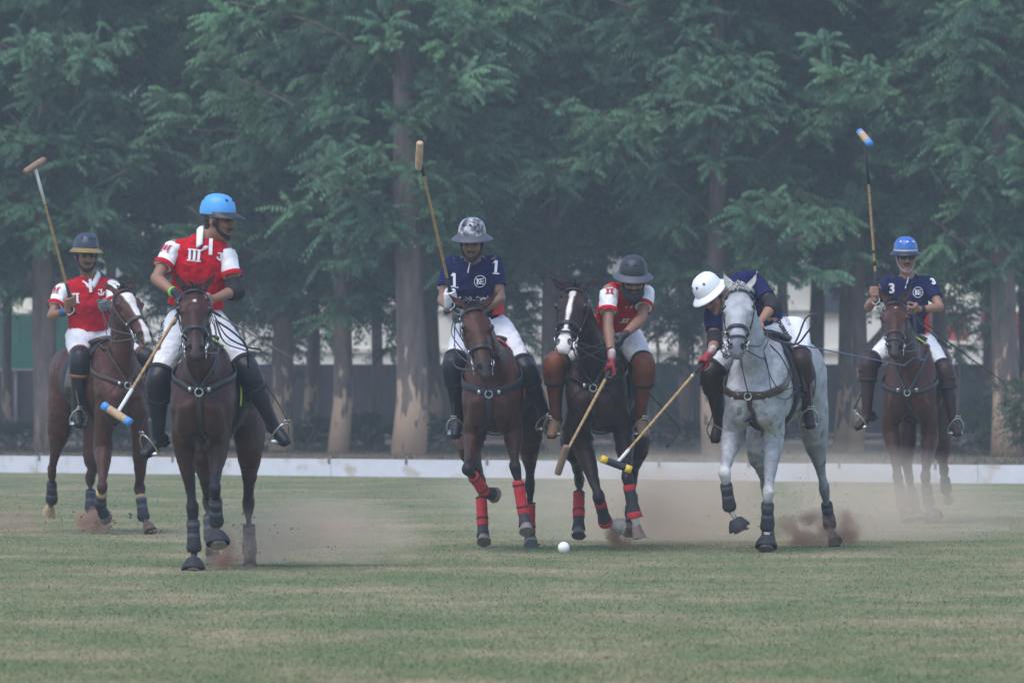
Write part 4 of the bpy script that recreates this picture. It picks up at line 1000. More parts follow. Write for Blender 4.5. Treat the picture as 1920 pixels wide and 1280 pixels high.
    for (r, z) in prof:
        for q in range(37):
            a = R_(90+10+q*340/36); fr_ = max(0, math.sin(a))**3; V.append(bx+cs_*(r-.012*fr_)*math.cos(a)+cf_*(r+.008+.034*fr_)*math.sin(a)+ca*(z-.052*fr_))
    for i in range(4):
        for q in range(36): Fc.append((i*37+q, i*37+q+1, (i+1)*37+q+1, (i+1)*37+q))
    co = mk('collar', V, Fc, sp['collar'], root); so_ = co.modifiers.new('t', 'SOLIDIFY'); so_.thickness = .004
    if not red:
        MB().tube([V[q] for q in range(0, 6)]+[V[5]], .0028, 6).tube([V[36-q] for q in range(0, 6)], .0028, 6).build('edge_piping', PRINTW, co)
    zt, zb = [W(x, y, chs[1]) for x, y in sp['zip']]; zv = unit(zt-zb); zl = np.linalg.norm(zt-zb); zu = unit(S-zv*(S@zv)); w_ = .012 if red else .0035
    if not sp.get('shut'): decal(j, *polys([rect(-w_, -zl*.5+zl*i/6, w_, -zl*.5+zl*(i+1)/6) for i in range(5)]), (zt+zb)/2, zu, zv, PRINTW, 'placket', shirt, off=.010)
    # breeches
    b = Field(); b.chain([pel+tv*.10, pel, pel-tv*.05], [.125, .15, .13], [.10, .125, .12], U=HS, k=.03)
    for h_, k_ in ((ha, ka), (hb, kb)):
        v = k_-h_; b.chain([h_-v*.05, h_+v*.35, h_+v*.7, k_], [.105, .103, .082, .068], [.108, .10, .082, .068], U=HS, k=.05, sm=3)
    br = b.build('breeches', BREECH, root, .009); ripple(br, .05, .016, .75)
    # boots and knee guards
    for k_, a_, t_, h_ in ((ka, aa, ta, ha), (kb, ab, tb, hb)):
        v = a_-k_; ft = unit(t_-a_); c = Field(); shin_up = unit(k_-a_)
        c.chain([k_-unit(k_-h_)*.02, k_+v*.12, k_+v*.35, k_+v*.7, a_], [.062, .060, .066, .050, .042], [.062, .062, .066, .054, .046], U=HS, sm=3)
        U_ = unit(np.cross(ft, shin_up)); U_ = U_
        dn = unit(-shin_up+ft*(shin_up@ft))
        c.chain([a_-ft*.045+dn*.045, a_+dn*.03, a_*.55+t_*.45+dn*.028, t_-ft*.02+dn*.030], [.034, .038, .044, .036], [.040, .045, .034, .026], U=U_, k=.02, sm=2)
        sole = a_+dn*.085
        mtl = BOOT[sp['boot']]
        if sp.get('foot'):
            g = Field(); g.ch = [c.ch[1]]; c1 = Field(); c1.ch = [c.ch[0]]
            bo = c1.build('boot', mtl, root, .0085); g.build('boot_foot', BOOT[sp['foot']], bo, .007)
        else: bo = c.build('boot', mtl, root, .0085)
        s_ = MB(); s_.tube([a_-ft*.075+dn*.083, a_-ft*.02+dn*.083], [.03, .032], 10, up=U_, flat=.35); s_.tube([a_*.7+t_*.3+dn*.060, t_-ft*.04+dn*.058, t_-ft*.0+dn*.052], [.036, .042, .030], 12, up=U_, flat=.18)
        s_.build('sole', BLACKF, bo)
        kp = Field(); th = unit(k_-h_); fw = unit(th-unit(v)*(-0)+0*th); out = unit(unit(k_-h_)-unit(v))
        kp.chain([k_-th*.09, k_, k_+v*.2, k_+v*.40], [.080, .084, .084, .070], [.082, .084, .080, .070], U=HS, k=.02, sm=3, cut=[(k_-th*.085, -th), (k_+v*.38, v)])
        kp.chain([k_+out*.052-th*.015, k_+out*.050+v*.09], [.052, .052], [.042, .042], U=HS, k=.008)
        kp.chain([k_+out*.045+v*.21-HS*.045, k_+out*.068+v*.22, k_+out*.045+v*.21+HS*.045], .022, .028, U=v, k=.006)
        kp.chain([k_+out*.040+v*.31-HS*.04, k_+out*.060+v*.32, k_+out*.040+v*.31+HS*.04], .020, .026, U=v, k=.006)
        kg = kp.build('knee_guard', BOOT[sp['knee']], root, .0085)
        mb = MB(); u1 = unit(np.cross(th, A(0, 0, 1))); u2 = np.cross(th, u1)
        ring(mb, kp, k_-th*.066, u1, u2, .032, .16, 0, 360, off=.003, th=.004, n=24); w = unit(v); u1 = unit(np.cross(w, A(0, 1, 0))); u2 = np.cross(w, u1)
        ring(mb, kp, k_+v*.33, u1, u2, .028, .16, 0, 360, off=.003, th=.004, n=24); mb.build('strap', sp.get('kstrap', BLACKF), kg)
        if sp.get('laces'):
            pass
    # elbow pads, wristbands
    for key, e_, s_, w_ in (('a', ea, sa, wa), ('b', eb, sb, wb)):
        if key in sp.get('pads', ''):
            g = Field(); g.chain([e_-unit(e_-s_)*.10, e_, e_+unit(w_-e_)*.085], [.052, .058, .052], [.052, .056, .05], U=S, sm=3, cut=[(e_-unit(e_-s_)*.085, s_-e_), (e_+unit(w_-e_)*.075, w_-e_)])
            g.chain([e_+(unit(e_-s_)-unit(w_-e_))*.02], .050, k=.02); g.build('elbow_pad', BLACKF, root, .008)
    for key, t0, t1, m_ in sp.get('bands', []):
        e_, w_ = (ea, wa) if key == 'a' else (eb, wb); v = w_-e_; mb = MB()
        mb.tube([e_+v*t0, e_+v*(t0+.02), e_+v*(t1-.02), e_+v*t1], [.036-.008*t0, .042-.010*t0, .040-.010*t1, .035-.008*t1], 14, cap=False); mb.build('wristband', m_, root)
    return dict(root=root, S=S, tv=tv, nf=nf, j=j, b=b, shirt=shirt, breeches=br, sl=sleeves, gl=gl, chs=chs, nk=nk, sa=sa, sb=sb, ha=ha, hb=hb, ka=ka, kb=kb, aa=aa, ab=ab, ta=ta, tb=tb, pel=pel, wa=wa, wb=wb, helm=helm, X=X, hem=hem)

def mallet(sp):
    """grip point G, head centre Hd, head axis"""
    G, Hd, hx = sp['G'], sp['H'], unit(sp['axis']); root = empty('polo_mallet', G, sp['label'], 'mallet', 'polo mallets held by the riders')
    d = unit(Hd-G); L = np.linalg.norm(Hd-G); butt = G-d*.10; bend = sp.get('bend', 0.0); sd = unit(np.cross(d, A(0, 1, 0)))
    pt = lambda t: G+(Hd-G)*t+sd*bend*math.sin(math.pi*t)
    n = 24; mb = MB(); mb.tube([pt(.1+.9*i/n) for i in range(n+1)], [.0120-.0030*i/n for i in range(n+1)], 8)
    shaft = mb.build('shaft', sp.get('shaft', CANE), root)
    nd = MB()
    if sp.get('nodes', True):
        for i in range(1, 12):
            t = .12+.075*i; nd.tube([pt(t-.003), pt(t), pt(t+.003)], [.0105, .0130, .0105], 8)
        nd.build('cane_node', mat('cane_node', (.16, .09, .05), .6), shaft)
    g = MB(); g.tube([butt-d*.02, butt, G, G+d*.06, pt(.13)], [.019, .017, .015, .0145, .0125], 10); grip = g.build('grip', GRIPM, root)
    for (t0, t1, m_) in sp.get('tapes', []):
        MB().tube([pt(t0), pt((t0+t1)/2), pt(t1)], .0142-.003*t0+.0008, 8).build('tape', m_, shaft)
    hl, hr = .115, sp.get('hr', .026); u = unit(np.cross(hx, d)); h = MB()
    h.tube([Hd-hx*hl*s for s in (1, .96, .8, .3, 0, -.3, -.8, -.96, -1)], [hr*v for v in (.8, .95, 1, 1.04, 1.05, 1.04, 1, .95, .8)], 16)
    head = h.build('head', sp.get('hm', CANEH), root)
    for (t0, t1, m_) in sp.get('htapes', []):
        MB().tube([Hd+hx*hl*t0, Hd+hx*hl*(t0*.5+t1*.5), Hd+hx*hl*t1], hr*1.07, 16).build('tape', m_, head)
    # wrist sling
    c = G-d*.03; s_ = MB().tube(cr(np.array([c, c+A(.02, -.03, -.05), c+A(-.02, -.035, -.085), c+A(-.045, 0, -.05), c-d*.02]), 4), .005, 6, flat=.5); s_.build('sling', sp.get('sling', ROPE), grip)
    return root
def whip(pts, label, m_, r=.005, flap=.05):
    root = empty('riding_whip', pts[0], label, 'whip', 'riding whips'); P = cr(np.array(pts), 6); n = len(P)
    MB().tube(P, [r*(1.4-.9*i/n) for i in range(n)], 6).build('shaft', m_, root)
    MB().tube([P[0]-unit(P[1]-P[0])*.12, P[0]-unit(P[1]-P[0])*.05, P[0]+unit(P[1]-P[0])*.05], [.011, .009, .008], 8).build('handle', GRIPM, root)
    d = unit(P[-1]-P[-2]); MB().tube([P[-1]-d*.01, P[-1]+d*flap*.5, P[-1]+d*flap], [.004, .010, .006], 6, flat=.3).build('flap', m_, root)
    return root
# ================================================================ players
WSHELL = mat('helmet_white', (.80, .80, .82), .3, vary=.03); BLUSH = mat('helmet_sky', (.075, .33, .72), .45, vary=.06, vscale=12)
NAVSH = mat('helmet_navy', (.022, .032, .055), .45, vary=.2, vscale=12, dirt=((.09, .10, .10), 20, .62)); YBRIM = mat('brim_ochre', (.22, .15, .045), .6, vary=.3, vscale=20)
CHAR = mat('helmet_charcoal', (.018, .021, .030), .5, vary=.15); GREYB = mat('brim_grey', (.065, .07, .09), .55); ROYAL = mat('helmet_royal', (.03, .12, .42), .35); BRIMN = mat('brim_navy', (.012, .015, .035), .4)
BLK = mat('visor_black', (.02, .02, .03), .5)
def camo():
    m = bpy.data.materials.new('helmet_camo'); m.use_nodes = True; N = m.node_tree.nodes; L = m.node_tree.links
    tc = N.new('ShaderNodeTexCoord'); v = N.new('ShaderNodeTexNoise'); v.inputs['Scale'].default_value = 26; v.inputs['Detail'].default_value = 1.5; L.new(tc.outputs['Object'], v.inputs['Vector'])
    r = N.new('ShaderNodeValToRGB'); r.color_ramp.interpolation = 'CONSTANT'; e = r.color_ramp.elements; e[0].position = 0; e[0].color = (.03, .03, .035, 1)
    for p, c in ((.40, .10), (.50, .21), (.60, .48)): x = e.new(p); x.color = (c, c, c*1.08, 1)
    L.new(v.outputs[0], r.inputs[0]); L.new(r.outputs[0], N['Principled BSDF'].inputs[0]); N['Principled BSDF'].inputs['Roughness'].default_value = .3; return m
CAMO = camo(); BLUV = mat('vent_blue', (.04, .10, .35), .5); WHV = mat('vent_white', (.7, .72, .8), .5); SILV = mat('helmet_band_silver', (.45, .46, .5), .4)
BAY, BLKP = (.058, .024, .018), (.012, .011, .013)
TR, TN = 'riders of the red team', 'riders of the navy team'
GLW = ((.62, .61, .62), (.05, .05, .055)); GLR = ((.30, .02, .035), (.5, .42, .42)); GLG = ((.14, .15, .16), (.05, .05, .06)); GLK = ((.03, .03, .035), (.03, .03, .035))
def towards(px, py, dd=0): return lambda w: W(px, py, w[1]+dd)

# --- 1: chestnut pony at the left, rider with ochre brimmed helmet
r1 = rider(dict(label='man in red jersey and dark helmet with ochre brim, mallet raised, leftmost rider', team=TR, Dp=60.8, skin=(.24, .125, .080),
    p=dict(pel=(168, 634), chest=(166, 566), neck=(169, 512), sa=(118, 540), sb=(212, 534), ea=(97, 592), wa=(127, 583), eb=(216, 586), wb=(204, 580), ka=(150, 672), kb=(274, 672), aa=(144, 768), ab=(286, 762), ta=(149, 792), tb=(296, 785), head=(161, 483), hem=(166, 616)),
    zip=((170, 518), (172, 548)), dhead=-.14, hrot=(16, 2, 2), hemw=.165, saa=1, hips=A(.93, .33, 0), jersey=RED, sleeve=WHITE, cuff=RED, sleevelen=.66, collar=WHITE, beard=.004, boot='black', knee='black', kstrap=mat('strap_rust', (.20, .06, .03), .7),
    helmet=dict(m=NAVSH, bm=YBRIM, z=.060, brim=(.062, .030)), handa=dict(C=towards(134, 561), ax=lambda C: W(65, 310, C[1]-.5)-C), handb=dict(C=towards(192, 572, -.07), ax=A(-.2, -.3, 1), glove=GLG, flip=-1), bands=[('a', .62, .92, mat('band_blue', (.03, .09, .22), .7))]))
h1 = horse(dict(label='chestnut pony with broad white blaze, leftmost, turning its head to the right', kind='chestnut', D=60.0, chest=232, rump=138, scale=1.0, zb=.04, coat=(.055, .0175, .010), lower=(.035, .016, .013), blackfrom=.2, muzzle=(.09, .05, .042), earcol=(.10, .035, .022),
    poll=(231, 549), muz=(276, 638), dpoll=-.25, ears=[(188, 528), (247, 518)], blaze=[(.10, .30, .055, .040, .0), (.30, .62, .040, .020, .0), (.62, 1.04, .020, .035, .004)],
    fa=dict(el=(194, 842), kn=(192, 912), fe=(188, 948), ho=(194, 962), s1=-1, s2=1, s3=1, tan=True, wrap='black'), fb=dict(el=(264, 832), kn=(262, 914), fe=(269, 970), ho=(277, 986), s1=1, s2=-1, s3=-1, tan=True, dark_pastern=False, hoof=(.13, .08, .065)),
    ha=dict(st=(112, 800), kn=(97, 880), fe=(97, 938), ho=(94, 952), s1=1, s2=1, s3=1, hoof=(.42, .30, .17), dark_pastern=False, dst=1.3), hb=dict(st=(178, 850), kn=(170, 895), fe=(170, 955), ho=(172, 978), dst=1.2),
    reinhand=r1['gl']['b'][0], feet=[(r1['aa'], r1['ta']), (r1['ab'], r1['tb'])], tack=BRLEA, bpw=.045, bpz=1.20))
# --- 2: dark bay in front, rider in the sky blue helmet looking right
r2 = rider(dict(label='man in red jersey and sky blue helmet looking over his shoulder', team=TR, Dp=49.95, skin=(.26, .13, .085),
    p=dict(pel=(368, 612), chest=(374, 500), neck=(391, 436), sa=(326, 463), sb=(424, 472), ea=(293, 522), wa=(332, 553), eb=(441, 545), wb=(400, 560), ka=(297, 712), kb=(463, 694), aa=(297, 820), ab=(512, 796), ta=(266, 846), tb=(536, 824), head=(409, 416), hem=(366, 574)),
    zip=((397, 441), (396, 478)), dhead=-.12, hrot=(72, 4, 0), hemw=.195, waist=.182, hipw=.12, sta=-1, jersey=RED, sleeve=WHITE, cuff=RED, sleevelen=.64, collar=WHITE, beard=.003, boot='black', knee='black', pads='b', ua=.28,
    helmet=dict(m=BLUSH, bm=BLK, brim=(.075, .0), peak=True, drop=1.2), handa=dict(C=towards(342, 566), ax=lambda C: W(219, 775, C[1]-.9)-C, glove=GLK), handb=dict(C=towards(384, 566, -.05), ax=A(-.3, -.5, 1), flip=-1), bands=[('a', .74, .92, mat('band_green', (.15, .60, .05), .6))]))
h2_ = horse(dict(label='dark bay pony with small forehead star cantering nearest the camera', kind='darkbay', D=49.3, chest=377, rump=424, scale=1.0, zb=.0, coat=(.042, .0145, .009), lower=BLKP, muzzle=(.035, .022, .022), blackfrom=.95,
    poll=(364, 550), muz=(367, 668), ears=[(326, 506), (406, 508)], blaze=[(.19, .235, .009, .012, 0)],
    fa=dict(el=(345, 826), kn=(361, 950), fe=(364, 1030), ho=(363, 1056), s3=-1, bell=True), fb=dict(el=(410, 826), kn=(403, 915), fe=(406, 980), ho=(408, 1006), bell=True, hoof=(.25, .22, .2)),
    ha=dict(st=(385, 850), kn=(389, 936), fe=(396, 1010), ho=(398, 1038)), hb=dict(st=(468, 836), kn=(466, 942), fe=(468, 1036), ho=(469, 1060), s2=-1),
    reinhand=r2['gl']['b'][0], feet=[(r2['aa'], r2['ta']), (r2['ab'], r2['tb'])], piping=LIME, bpw=.055, bpz=1.22,
    loops=[[(402, 592, 49.5), (425, 630, 49.3), (462, 650, 49.3), (488, 655, 49.3), (484, 662, 49.3), (455, 655, 49.3), (420, 640, 49.3), (404, 600, 49.5)], [(404, 600, 49.5), (440, 625, 49.4), (462, 650, 49.4), (466, 690, 49.5)], [(336, 585, 49.6), (330, 604, 49.4), (318, 613, 49.4)]]))
# --- 3: bay with red leg wraps, camouflage helmet
r3 = rider(dict(label='man in navy jersey number 1 with grey camouflage helmet, mallet raised', team=TN, Dp=55.1, skin=(.22, .115, .078),
    p=dict(pel=(908, 620), chest=(886, 532), neck=(886, 486), sa=(846, 493), sb=(926, 492), ea=(830, 562), wa=(840, 575), eb=(938, 560), wb=(874, 594), ka=(850, 684), kb=(984, 692), aa=(858, 782), ab=(1019, 772), ta=(852, 812), tb=(1026, 806), head=(885, 458), hem=(904, 596)),
    zip=((883, 486), (877, 512)), dhead=-.24, dneck=-.18, dchest=-.12, hrot=(-6, 9, 0), hemw=.165, hipw=.12, jersey=NAVY, collar=NAVY, sleevelen=.66, beard=.004, boot='black', knee='black',
    helmet=dict(m=CAMO, bm=GREYB, z=.056, brim=(.060, .050), drop=1.15), handa=dict(C=towards(846, 553), ax=lambda C: W(784, 292, C[1]-.6)-C, glove=GLW), handb=dict(C=towards(858, 592, -.04), ax=A(.1, -.6, .8), glove=GLG, flip=-1)))
h3 = horse(dict(label='bay pony with red leg wraps on all legs galloping left of the ball', kind='bay', D=54.4, chest=919, rump=948, scale=1.0, zb=.02, coat=(.050, .016, .009), lower=BLKP, muzzle=(.03, .02, .02), blackfrom=.6,
    poll=(889, 582), muz=(911, 703), dpoll=-.3, ears=[(838, 549), (938, 541)],
    fa=dict(el=(888, 822), kn=(877, 878), fe=(908, 921), ho=(920, 925), s1=-1, s2=1, s3=1, wrap='red'), fb=dict(el=(962, 810), kn=(966, 874), fe=(982, 962), ho=(985, 983), wrap='red', s2=1, hoof=(.17, .15, .145)),
    ha=dict(st=(880, 832), kn=(901, 900), fe=(905, 983), ho=(906, 1003), wrap='red', hoof=(.2, .17, .16)), hb=dict(st=(992, 820), kn=(994, 905), fe=(993, 1000), ho=(995, 1014), wrap='red', hoof=(.16, .16, .17)),
    reinhand=r3['gl']['b'][0], feet=[(r3['aa'], r3['ta']), (r3['ab'], r3['tb'])], bpw=.07, bpz=1.17, bpm=mat('blue_black_web', (.022, .027, .042), .7), yoke=False, piping=ORNG,
    loops=[[(851, 596, 54.7), (847, 625, 54.5), (862, 650, 54.3), (882, 672, 54.1)], [(857, 600, 54.7), (853, 612, 54.5), (869, 640, 54.3), (886, 668, 54.1)]]))
# --- 4: dark bay with blaze, bearded rider reaching down
r4 = rider(dict(label='black bearded man in red jersey leaning forward, arm straight down to his mallet', team=TR, Dp=55.05, skin=(.25, .125, .085),
    p=dict(pel=(1148, 636), chest=(1163, 578), neck=(1180, 541), sa=(1141, 546), sb=(1212, 546), ea=(1140, 614), wa=(1147, 668), eb=(1203, 598), wb=(1168, 630), ka=(1040, 682), kb=(1208, 686), aa=(1042, 782), ab=(1201, 782), ta=(1032, 812), tb=(1208, 812), head=(1187, 527), hem=(1150, 618)),
    zip=((1184, 548), (1177, 575)), dhead=-.60, dneck=-.46, dchest=-.25, dsh=(-.56, -.40), hrot=(4, 16, 0), hipw=.13, jersey=RED, sleeve=WHITE, cuff=RED, sleevelen=.6, collar=WHITE, beard=.014, bigbeard=True, bb=.0, shades=True, boot='brown', foot='tan', knee='brown', ua=.31, la=.28,
    helmet=dict(m=CHAR, bm=GREYB, brim=(.058, .042), drop=1.1), handa=dict(C=towards(1146, 692), ax=lambda C: W(1054, 863, C[1]-.9)-C, glove=GLR), handb=dict(C=towards(1154, 642, -.0), ax=A(0, -.7, .7), glove=GLK, flip=-1), bands=[('a', .86, 1.0, mat('band_red', (.4, .03, .04), .7))]))
h4 = horse(dict(label='blackish bay pony with a long white blaze and pink muzzle right of the ball', kind='blackbay', D=54.6, chest=1115, rump=1146, scale=1.03, zb=.0, coat=(.024, .010, .008), lower=BLKP, muzzle=(.03, .02, .02), blackfrom=.5,
    poll=(1077, 547), muz=(1056, 655), dpoll=-.35, ears=[(1031, 519), (1124, 521)], blaze=[(.06, .16, .022, .030, 0), (.16, .72, .018, .015, 0), (.72, 1.05, .040, .060, 0)], flash=True,
    fa=dict(el=(1094, 836), kn=(1122, 930), fe=(1135, 978), ho=(1152, 984), s1=-1, s2=1, s3=1, wrap='mixed', dark_pastern=False, sock=(.5, .46, .42), hoof=(.4, .36, .32)), fb=dict(el=(1170, 824), kn=(1176, 895), fe=(1190, 966), ho=(1195, 992), wrap='mixed', sock=(.55, .52, .46), dark_pastern=False, hoof=(.16, .12, .10)),
    ha=dict(st=(1076, 826), kn=(1086, 896), fe=(1085, 968), ho=(1085, 990), wrap='red', hoof=(.12, .11, .115)), hb=dict(st=(1196, 826), kn=(1186, 900), fe=(1184, 965), ho=(1182, 985), wrap='black'),
    reinhand=r4['gl']['b'][0], feet=[(r4['aa'], r4['ta']), (r4['ab'], r4['tb'])], bpw=.04, bpz=1.20))
# --- 5: grey pony, white helmet rider reaching to the ball
r5 = rider(dict(label='man in navy jersey and white helmet bent low beside the grey pony head', team=TN, Dp=55.2, skin=(.30, .15, .10),
    p=dict(pel=(1450, 622), chest=(1396, 550), neck=(1357, 548), sa=(1336, 578), sb=(1420, 533), ea=(1340, 642), wa=(1333, 660), eb=(1449, 572), wb=(1426, 602), ka=(1334, 700), kb=(1502, 678), aa=(1348, 788), ab=(1514, 765), ta=(1337, 822), tb=(1519, 794), head=(1336, 556), hem=(1436, 608)),
    zip=((1350, 562), (1352, 575)), shut=True, dhead=-.52, dneck=-.42, dchest=-.28, dsh=(-.46, -.30), hrot=(-28, 34, -20), hipw=.16, jersey=NAVY, collar=NAVY, sleevelen=.66, boot='dark', knee='dark', pads='ab', moustache=False, ub=.27, lb=.22,
    helmet=dict(m=WSHELL, bm=WSHELL, brim=(.055, .035), vm=BLUV), handa=dict(C=towards(1323, 676), ax=lambda C: W(1157, 870, C[1]-.8)-C, glove=GLR), handb=dict(C=towards(1420, 615, -.05), ax=A(.2, -.7, .7), flip=-1)))
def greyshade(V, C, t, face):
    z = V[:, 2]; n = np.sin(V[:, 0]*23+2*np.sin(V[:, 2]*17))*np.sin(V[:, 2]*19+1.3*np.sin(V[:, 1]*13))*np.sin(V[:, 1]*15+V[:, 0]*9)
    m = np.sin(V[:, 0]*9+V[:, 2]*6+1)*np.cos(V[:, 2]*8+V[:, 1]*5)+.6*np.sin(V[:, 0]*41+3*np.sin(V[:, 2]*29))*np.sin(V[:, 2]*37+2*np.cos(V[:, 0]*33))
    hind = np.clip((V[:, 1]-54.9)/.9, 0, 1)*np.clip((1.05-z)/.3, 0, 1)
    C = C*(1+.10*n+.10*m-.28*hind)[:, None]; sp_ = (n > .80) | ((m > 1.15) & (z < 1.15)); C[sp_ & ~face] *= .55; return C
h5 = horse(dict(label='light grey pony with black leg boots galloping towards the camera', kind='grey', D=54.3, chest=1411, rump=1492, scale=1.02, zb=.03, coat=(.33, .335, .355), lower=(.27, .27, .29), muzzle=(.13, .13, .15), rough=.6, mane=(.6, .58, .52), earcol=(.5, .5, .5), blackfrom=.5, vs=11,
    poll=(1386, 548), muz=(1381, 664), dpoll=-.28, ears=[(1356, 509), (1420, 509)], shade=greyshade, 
    fa=dict(el=(1372, 820), kn=(1358, 886), fe=(1368, 952), ho=(1382, 980), s1=-1, s2=1, s3=1, bell=True, kneecol=(.55, .54, .52), sock=(.45, .42, .37), hoof=(.13, .10, .09)), fb=dict(el=(1450, 822), kn=(1441, 922), fe=(1438, 990), ho=(1437, 1014), bell=True, kneecol=(.58, .57, .55), sock=(.55, .53, .5), hoof=(.2, .16, .15)),
    ha=dict(st=(1424, 838), kn=(1436, 912), fe=(1440, 985), ho=(1440, 1000)), hb=dict(st=(1528, 815), kn=(1545, 912), fe=(1556, 985), ho=(1562, 1004), dst=1.5, s2=1, dark_pastern=False),
    reinhand=r5['gl']['b'][0], feet=[(r5['aa'], r5['ta']), (r5['ab'], r5['tb'])], bpm=BRLEA, bpw=.065, bpz=1.12, yoke=False, flash=True,
    loops=[[(1424, 622, 54.6), (1460, 640, 54.5), (1493, 645, 54.5), (1512, 625, 54.5), (1530, 600, 54.5), (1526, 588, 54.5), (1510, 598, 54.5), (1498, 628, 54.5), (1488, 648, 54.5)],
           [(1425, 630, 54.5), (1440, 690, 54.1), (1448, 735, 54.0), (1475, 748, 54.1), (1500, 722, 54.3)], [(1425, 630, 54.6), (1462, 665, 54.4), (1480, 700, 54.3), (1488, 720, 54.3)], [(1430, 630, 54.6), (1436, 680, 54.2), (1460, 728, 54.1), (1502, 722, 54.3)]]))
# --- 6: bay at the right, rider in sunglasses
r6 = rider(dict(label='man in navy jersey number 3 with royal blue helmet and sunglasses, rightmost rider', team=TN, Dp=65.1, skin=(.28, .14, .095),
    p=dict(pel=(1707, 644), chest=(1703, 566), neck=(1702, 515), sa=(1668, 528), sb=(1740, 528), ea=(1628, 576), wa=(1640, 562), eb=(1762, 576), wb=(1724, 580), ka=(1628, 680), kb=(1772, 696), aa=(1625, 776), ab=(1787, 788), ta=(1602, 797), tb=(1796, 808), head=(1698, 484), hem=(1706, 624)),
    zip=((1704, 515), (1696, 541)), dhead=-.14, hrot=(6, 4, 0), hipw=.12, jersey=NAVY, collar=NAVY, sleevelen=.66, boot='dark', knee='dark', shades=True,
    helmet=dict(m=ROYAL, bm=BRIMN, brim=(.050, .035), vm=WHV, band=SILV, sm=mat('strap_grey', (.35, .33, .30), .8)), handa=dict(C=towards(1644, 546), ax=lambda C: W(1623, 260, C[1])-C), handb=dict(C=towards(1709, 578, -.04), ax=A(0, -.6, .8), flip=-1), bands=[('a', -.02, .3, mat('band_bluegrey', (.06, .09, .16), .7)), ('b', .8, .97, BLACKF)]))
h6 = horse(dict(label='reddish bay pony, rightmost, cantering behind the dust', kind='redbay', D=64.4, chest=1704, rump=1734, scale=1.06, zb=-.02, coat=(.048, .0155, .009), lower=BLKP, muzzle=(.03, .02, .02), blackfrom=.6,
    poll=(1677, 572), muz=(1678, 664), ears=[(1646, 536), (1710, 534)], flash=True, blaze=[(.13, .15, .012, .010, .01)],
    fa=dict(el=(1672, 806), kn=(1684, 896), fe=(1692, 948), ho=(1698, 966), s2=1), fb=dict(el=(1742, 822), kn=(1735, 892), fe=(1742, 945), ho=(1748, 962), bell=True),
    ha=dict(st=(1695, 836), kn=(1704, 894), fe=(1714, 946), ho=(1720, 964)), hb=dict(st=(1763, 828), kn=(1770, 882), fe=(1774, 918), ho=(1777, 928), s2=1, s3=1, hoof=(.36, .27, .17), dark_pastern=False),
    reinhand=r6['gl']['b'][0], feet=[(r6['aa'], r6['ta']), (r6['ab'], r6['tb'])], piping=LIME, bpw=.05, bpz=1.12,
    loops=[[(1712, 585, 64.7), (1730, 610, 64.5), (1755, 632, 64.5), (1785, 655, 64.5)], [(1712, 590, 64.7), (1716, 630, 64.2), (1722, 650, 64.1)]]))

# --- mallets
def G(r): return r['gl']['a'][0]
def mal(r, hx, L, axis, label, sgn=-1, **k):
    g = G(r); H_ = reach(*hx, g, L, sgn); mallet(dict(G=g, H=H_, axis=axis, label=label, **k))
mal(r1, (65, 311), 1.22, A(.62, .6, .45), 'mallet held upright by the leftmost rider, white taped near its plain head', tapes=[(.72, .99, ROPE)], hm=mat('mallet_worn', (.26, .16, .10), .7, vary=.3))
mal(r2, (219, 776), 1.25, A(.80, -.35, -.50), 'mallet with blue taped head ends hanging before the left pony', tapes=[(.78, .99, ROPE)], htapes=[(-1.01, -.6, BLUT), (.68, 1.01, BLUT)])
mal(r3, (786, 292), 1.24, A(.05, -.55, .85), 'mallet raised beside the camouflage helmet, pale head on end', tapes=[(.86, .99, BLKT)], nodes=False)
mal(r4, (1054, 862), 1.22, A(-.26, .35, -.82), 'short looking mallet with plain wooden head held by the bearded rider', hm=mat('mallet_dark', (.20, .125, .09), .7, vary=.3))
mal(r5, (1155, 870), 1.25, A(.90, .1, -.34), 'mallet with black and yellow taped head reaching for the ball', tapes=[(.86, .99, ROPE), (.14, .16, STEEL)], hm=BLKT, htapes=[(-1.02, -.6, YELT), (.62, 1.02, YELT)])
mal(r6, (1622, 259), 1.36, A(.35, -.80, -.50), 'highest mallet with black taped neck and blue ended head above the right rider', tapes=[(.70, .99, BLKT), (.17, .20, BLKT), (.25, .27, BLKT)], htapes=[(-1.01, -.7, BLUT), (.6, 1.01, BLUT)], hr=.03)
# --- whips
whip([W(402, 586, 49.6), W(480, 632, 49.7), W(530, 661, 49.8), W(570, 684, 49.9)], 'thin pale whip trailing right from the rider in the sky blue helmet', mat('whip_pale', (.22, .17, .15), .6), .0038, .0)
whip([W(1213, 734, 55.2), W(1245, 768, 55.3), W(1273, 802, 55.4), W(1274, 808, 55.4), W(1266, 822, 55.4), W(1253, 835, 55.4)], 'black whip with bent tip behind the bearded rider', LEATH, .004, .02)
whip([W(1430, 634, 54.8), W(1497, 646, 54.6), W(1600, 666, 54.4), W(1690, 684, 54.2), W(1697, 683, 54.2), (W(1714, 671, 54.2)), W(1728, 674, 54.2)], 'blue whip pointing right from the white helmet rider', mat('whip_blue', (.025, .07, .17), .5), .0040, .03)
whip([W(1714, 588, 64.8), W(1790, 650, 64.8), W(1860, 700, 64.9), W(1884, 720, 64.9), W(1886, 735, 64.9), W(1885, 748, 64.9)], 'black whip drooping right from the rider in sunglasses', LEATH, .005, .06)
# --- ball
bl_ = A(*W(1057, 1026, 54.06)[:2], .0425); V, Fq = None, None
mb = MB().ell(bl_, (.0425, .0425, .0425), None, 28, 18); tag(mb.build('polo_ball', mat('ball_white', (.80, .80, .80), .5, vary=.05, vscale=40, bump=.001, bscale=60, dirt=((.5, .42, .33), 25, .66)), None, True, loc=bl_), 'white ball lying on the turf between two ponies', 'ball')

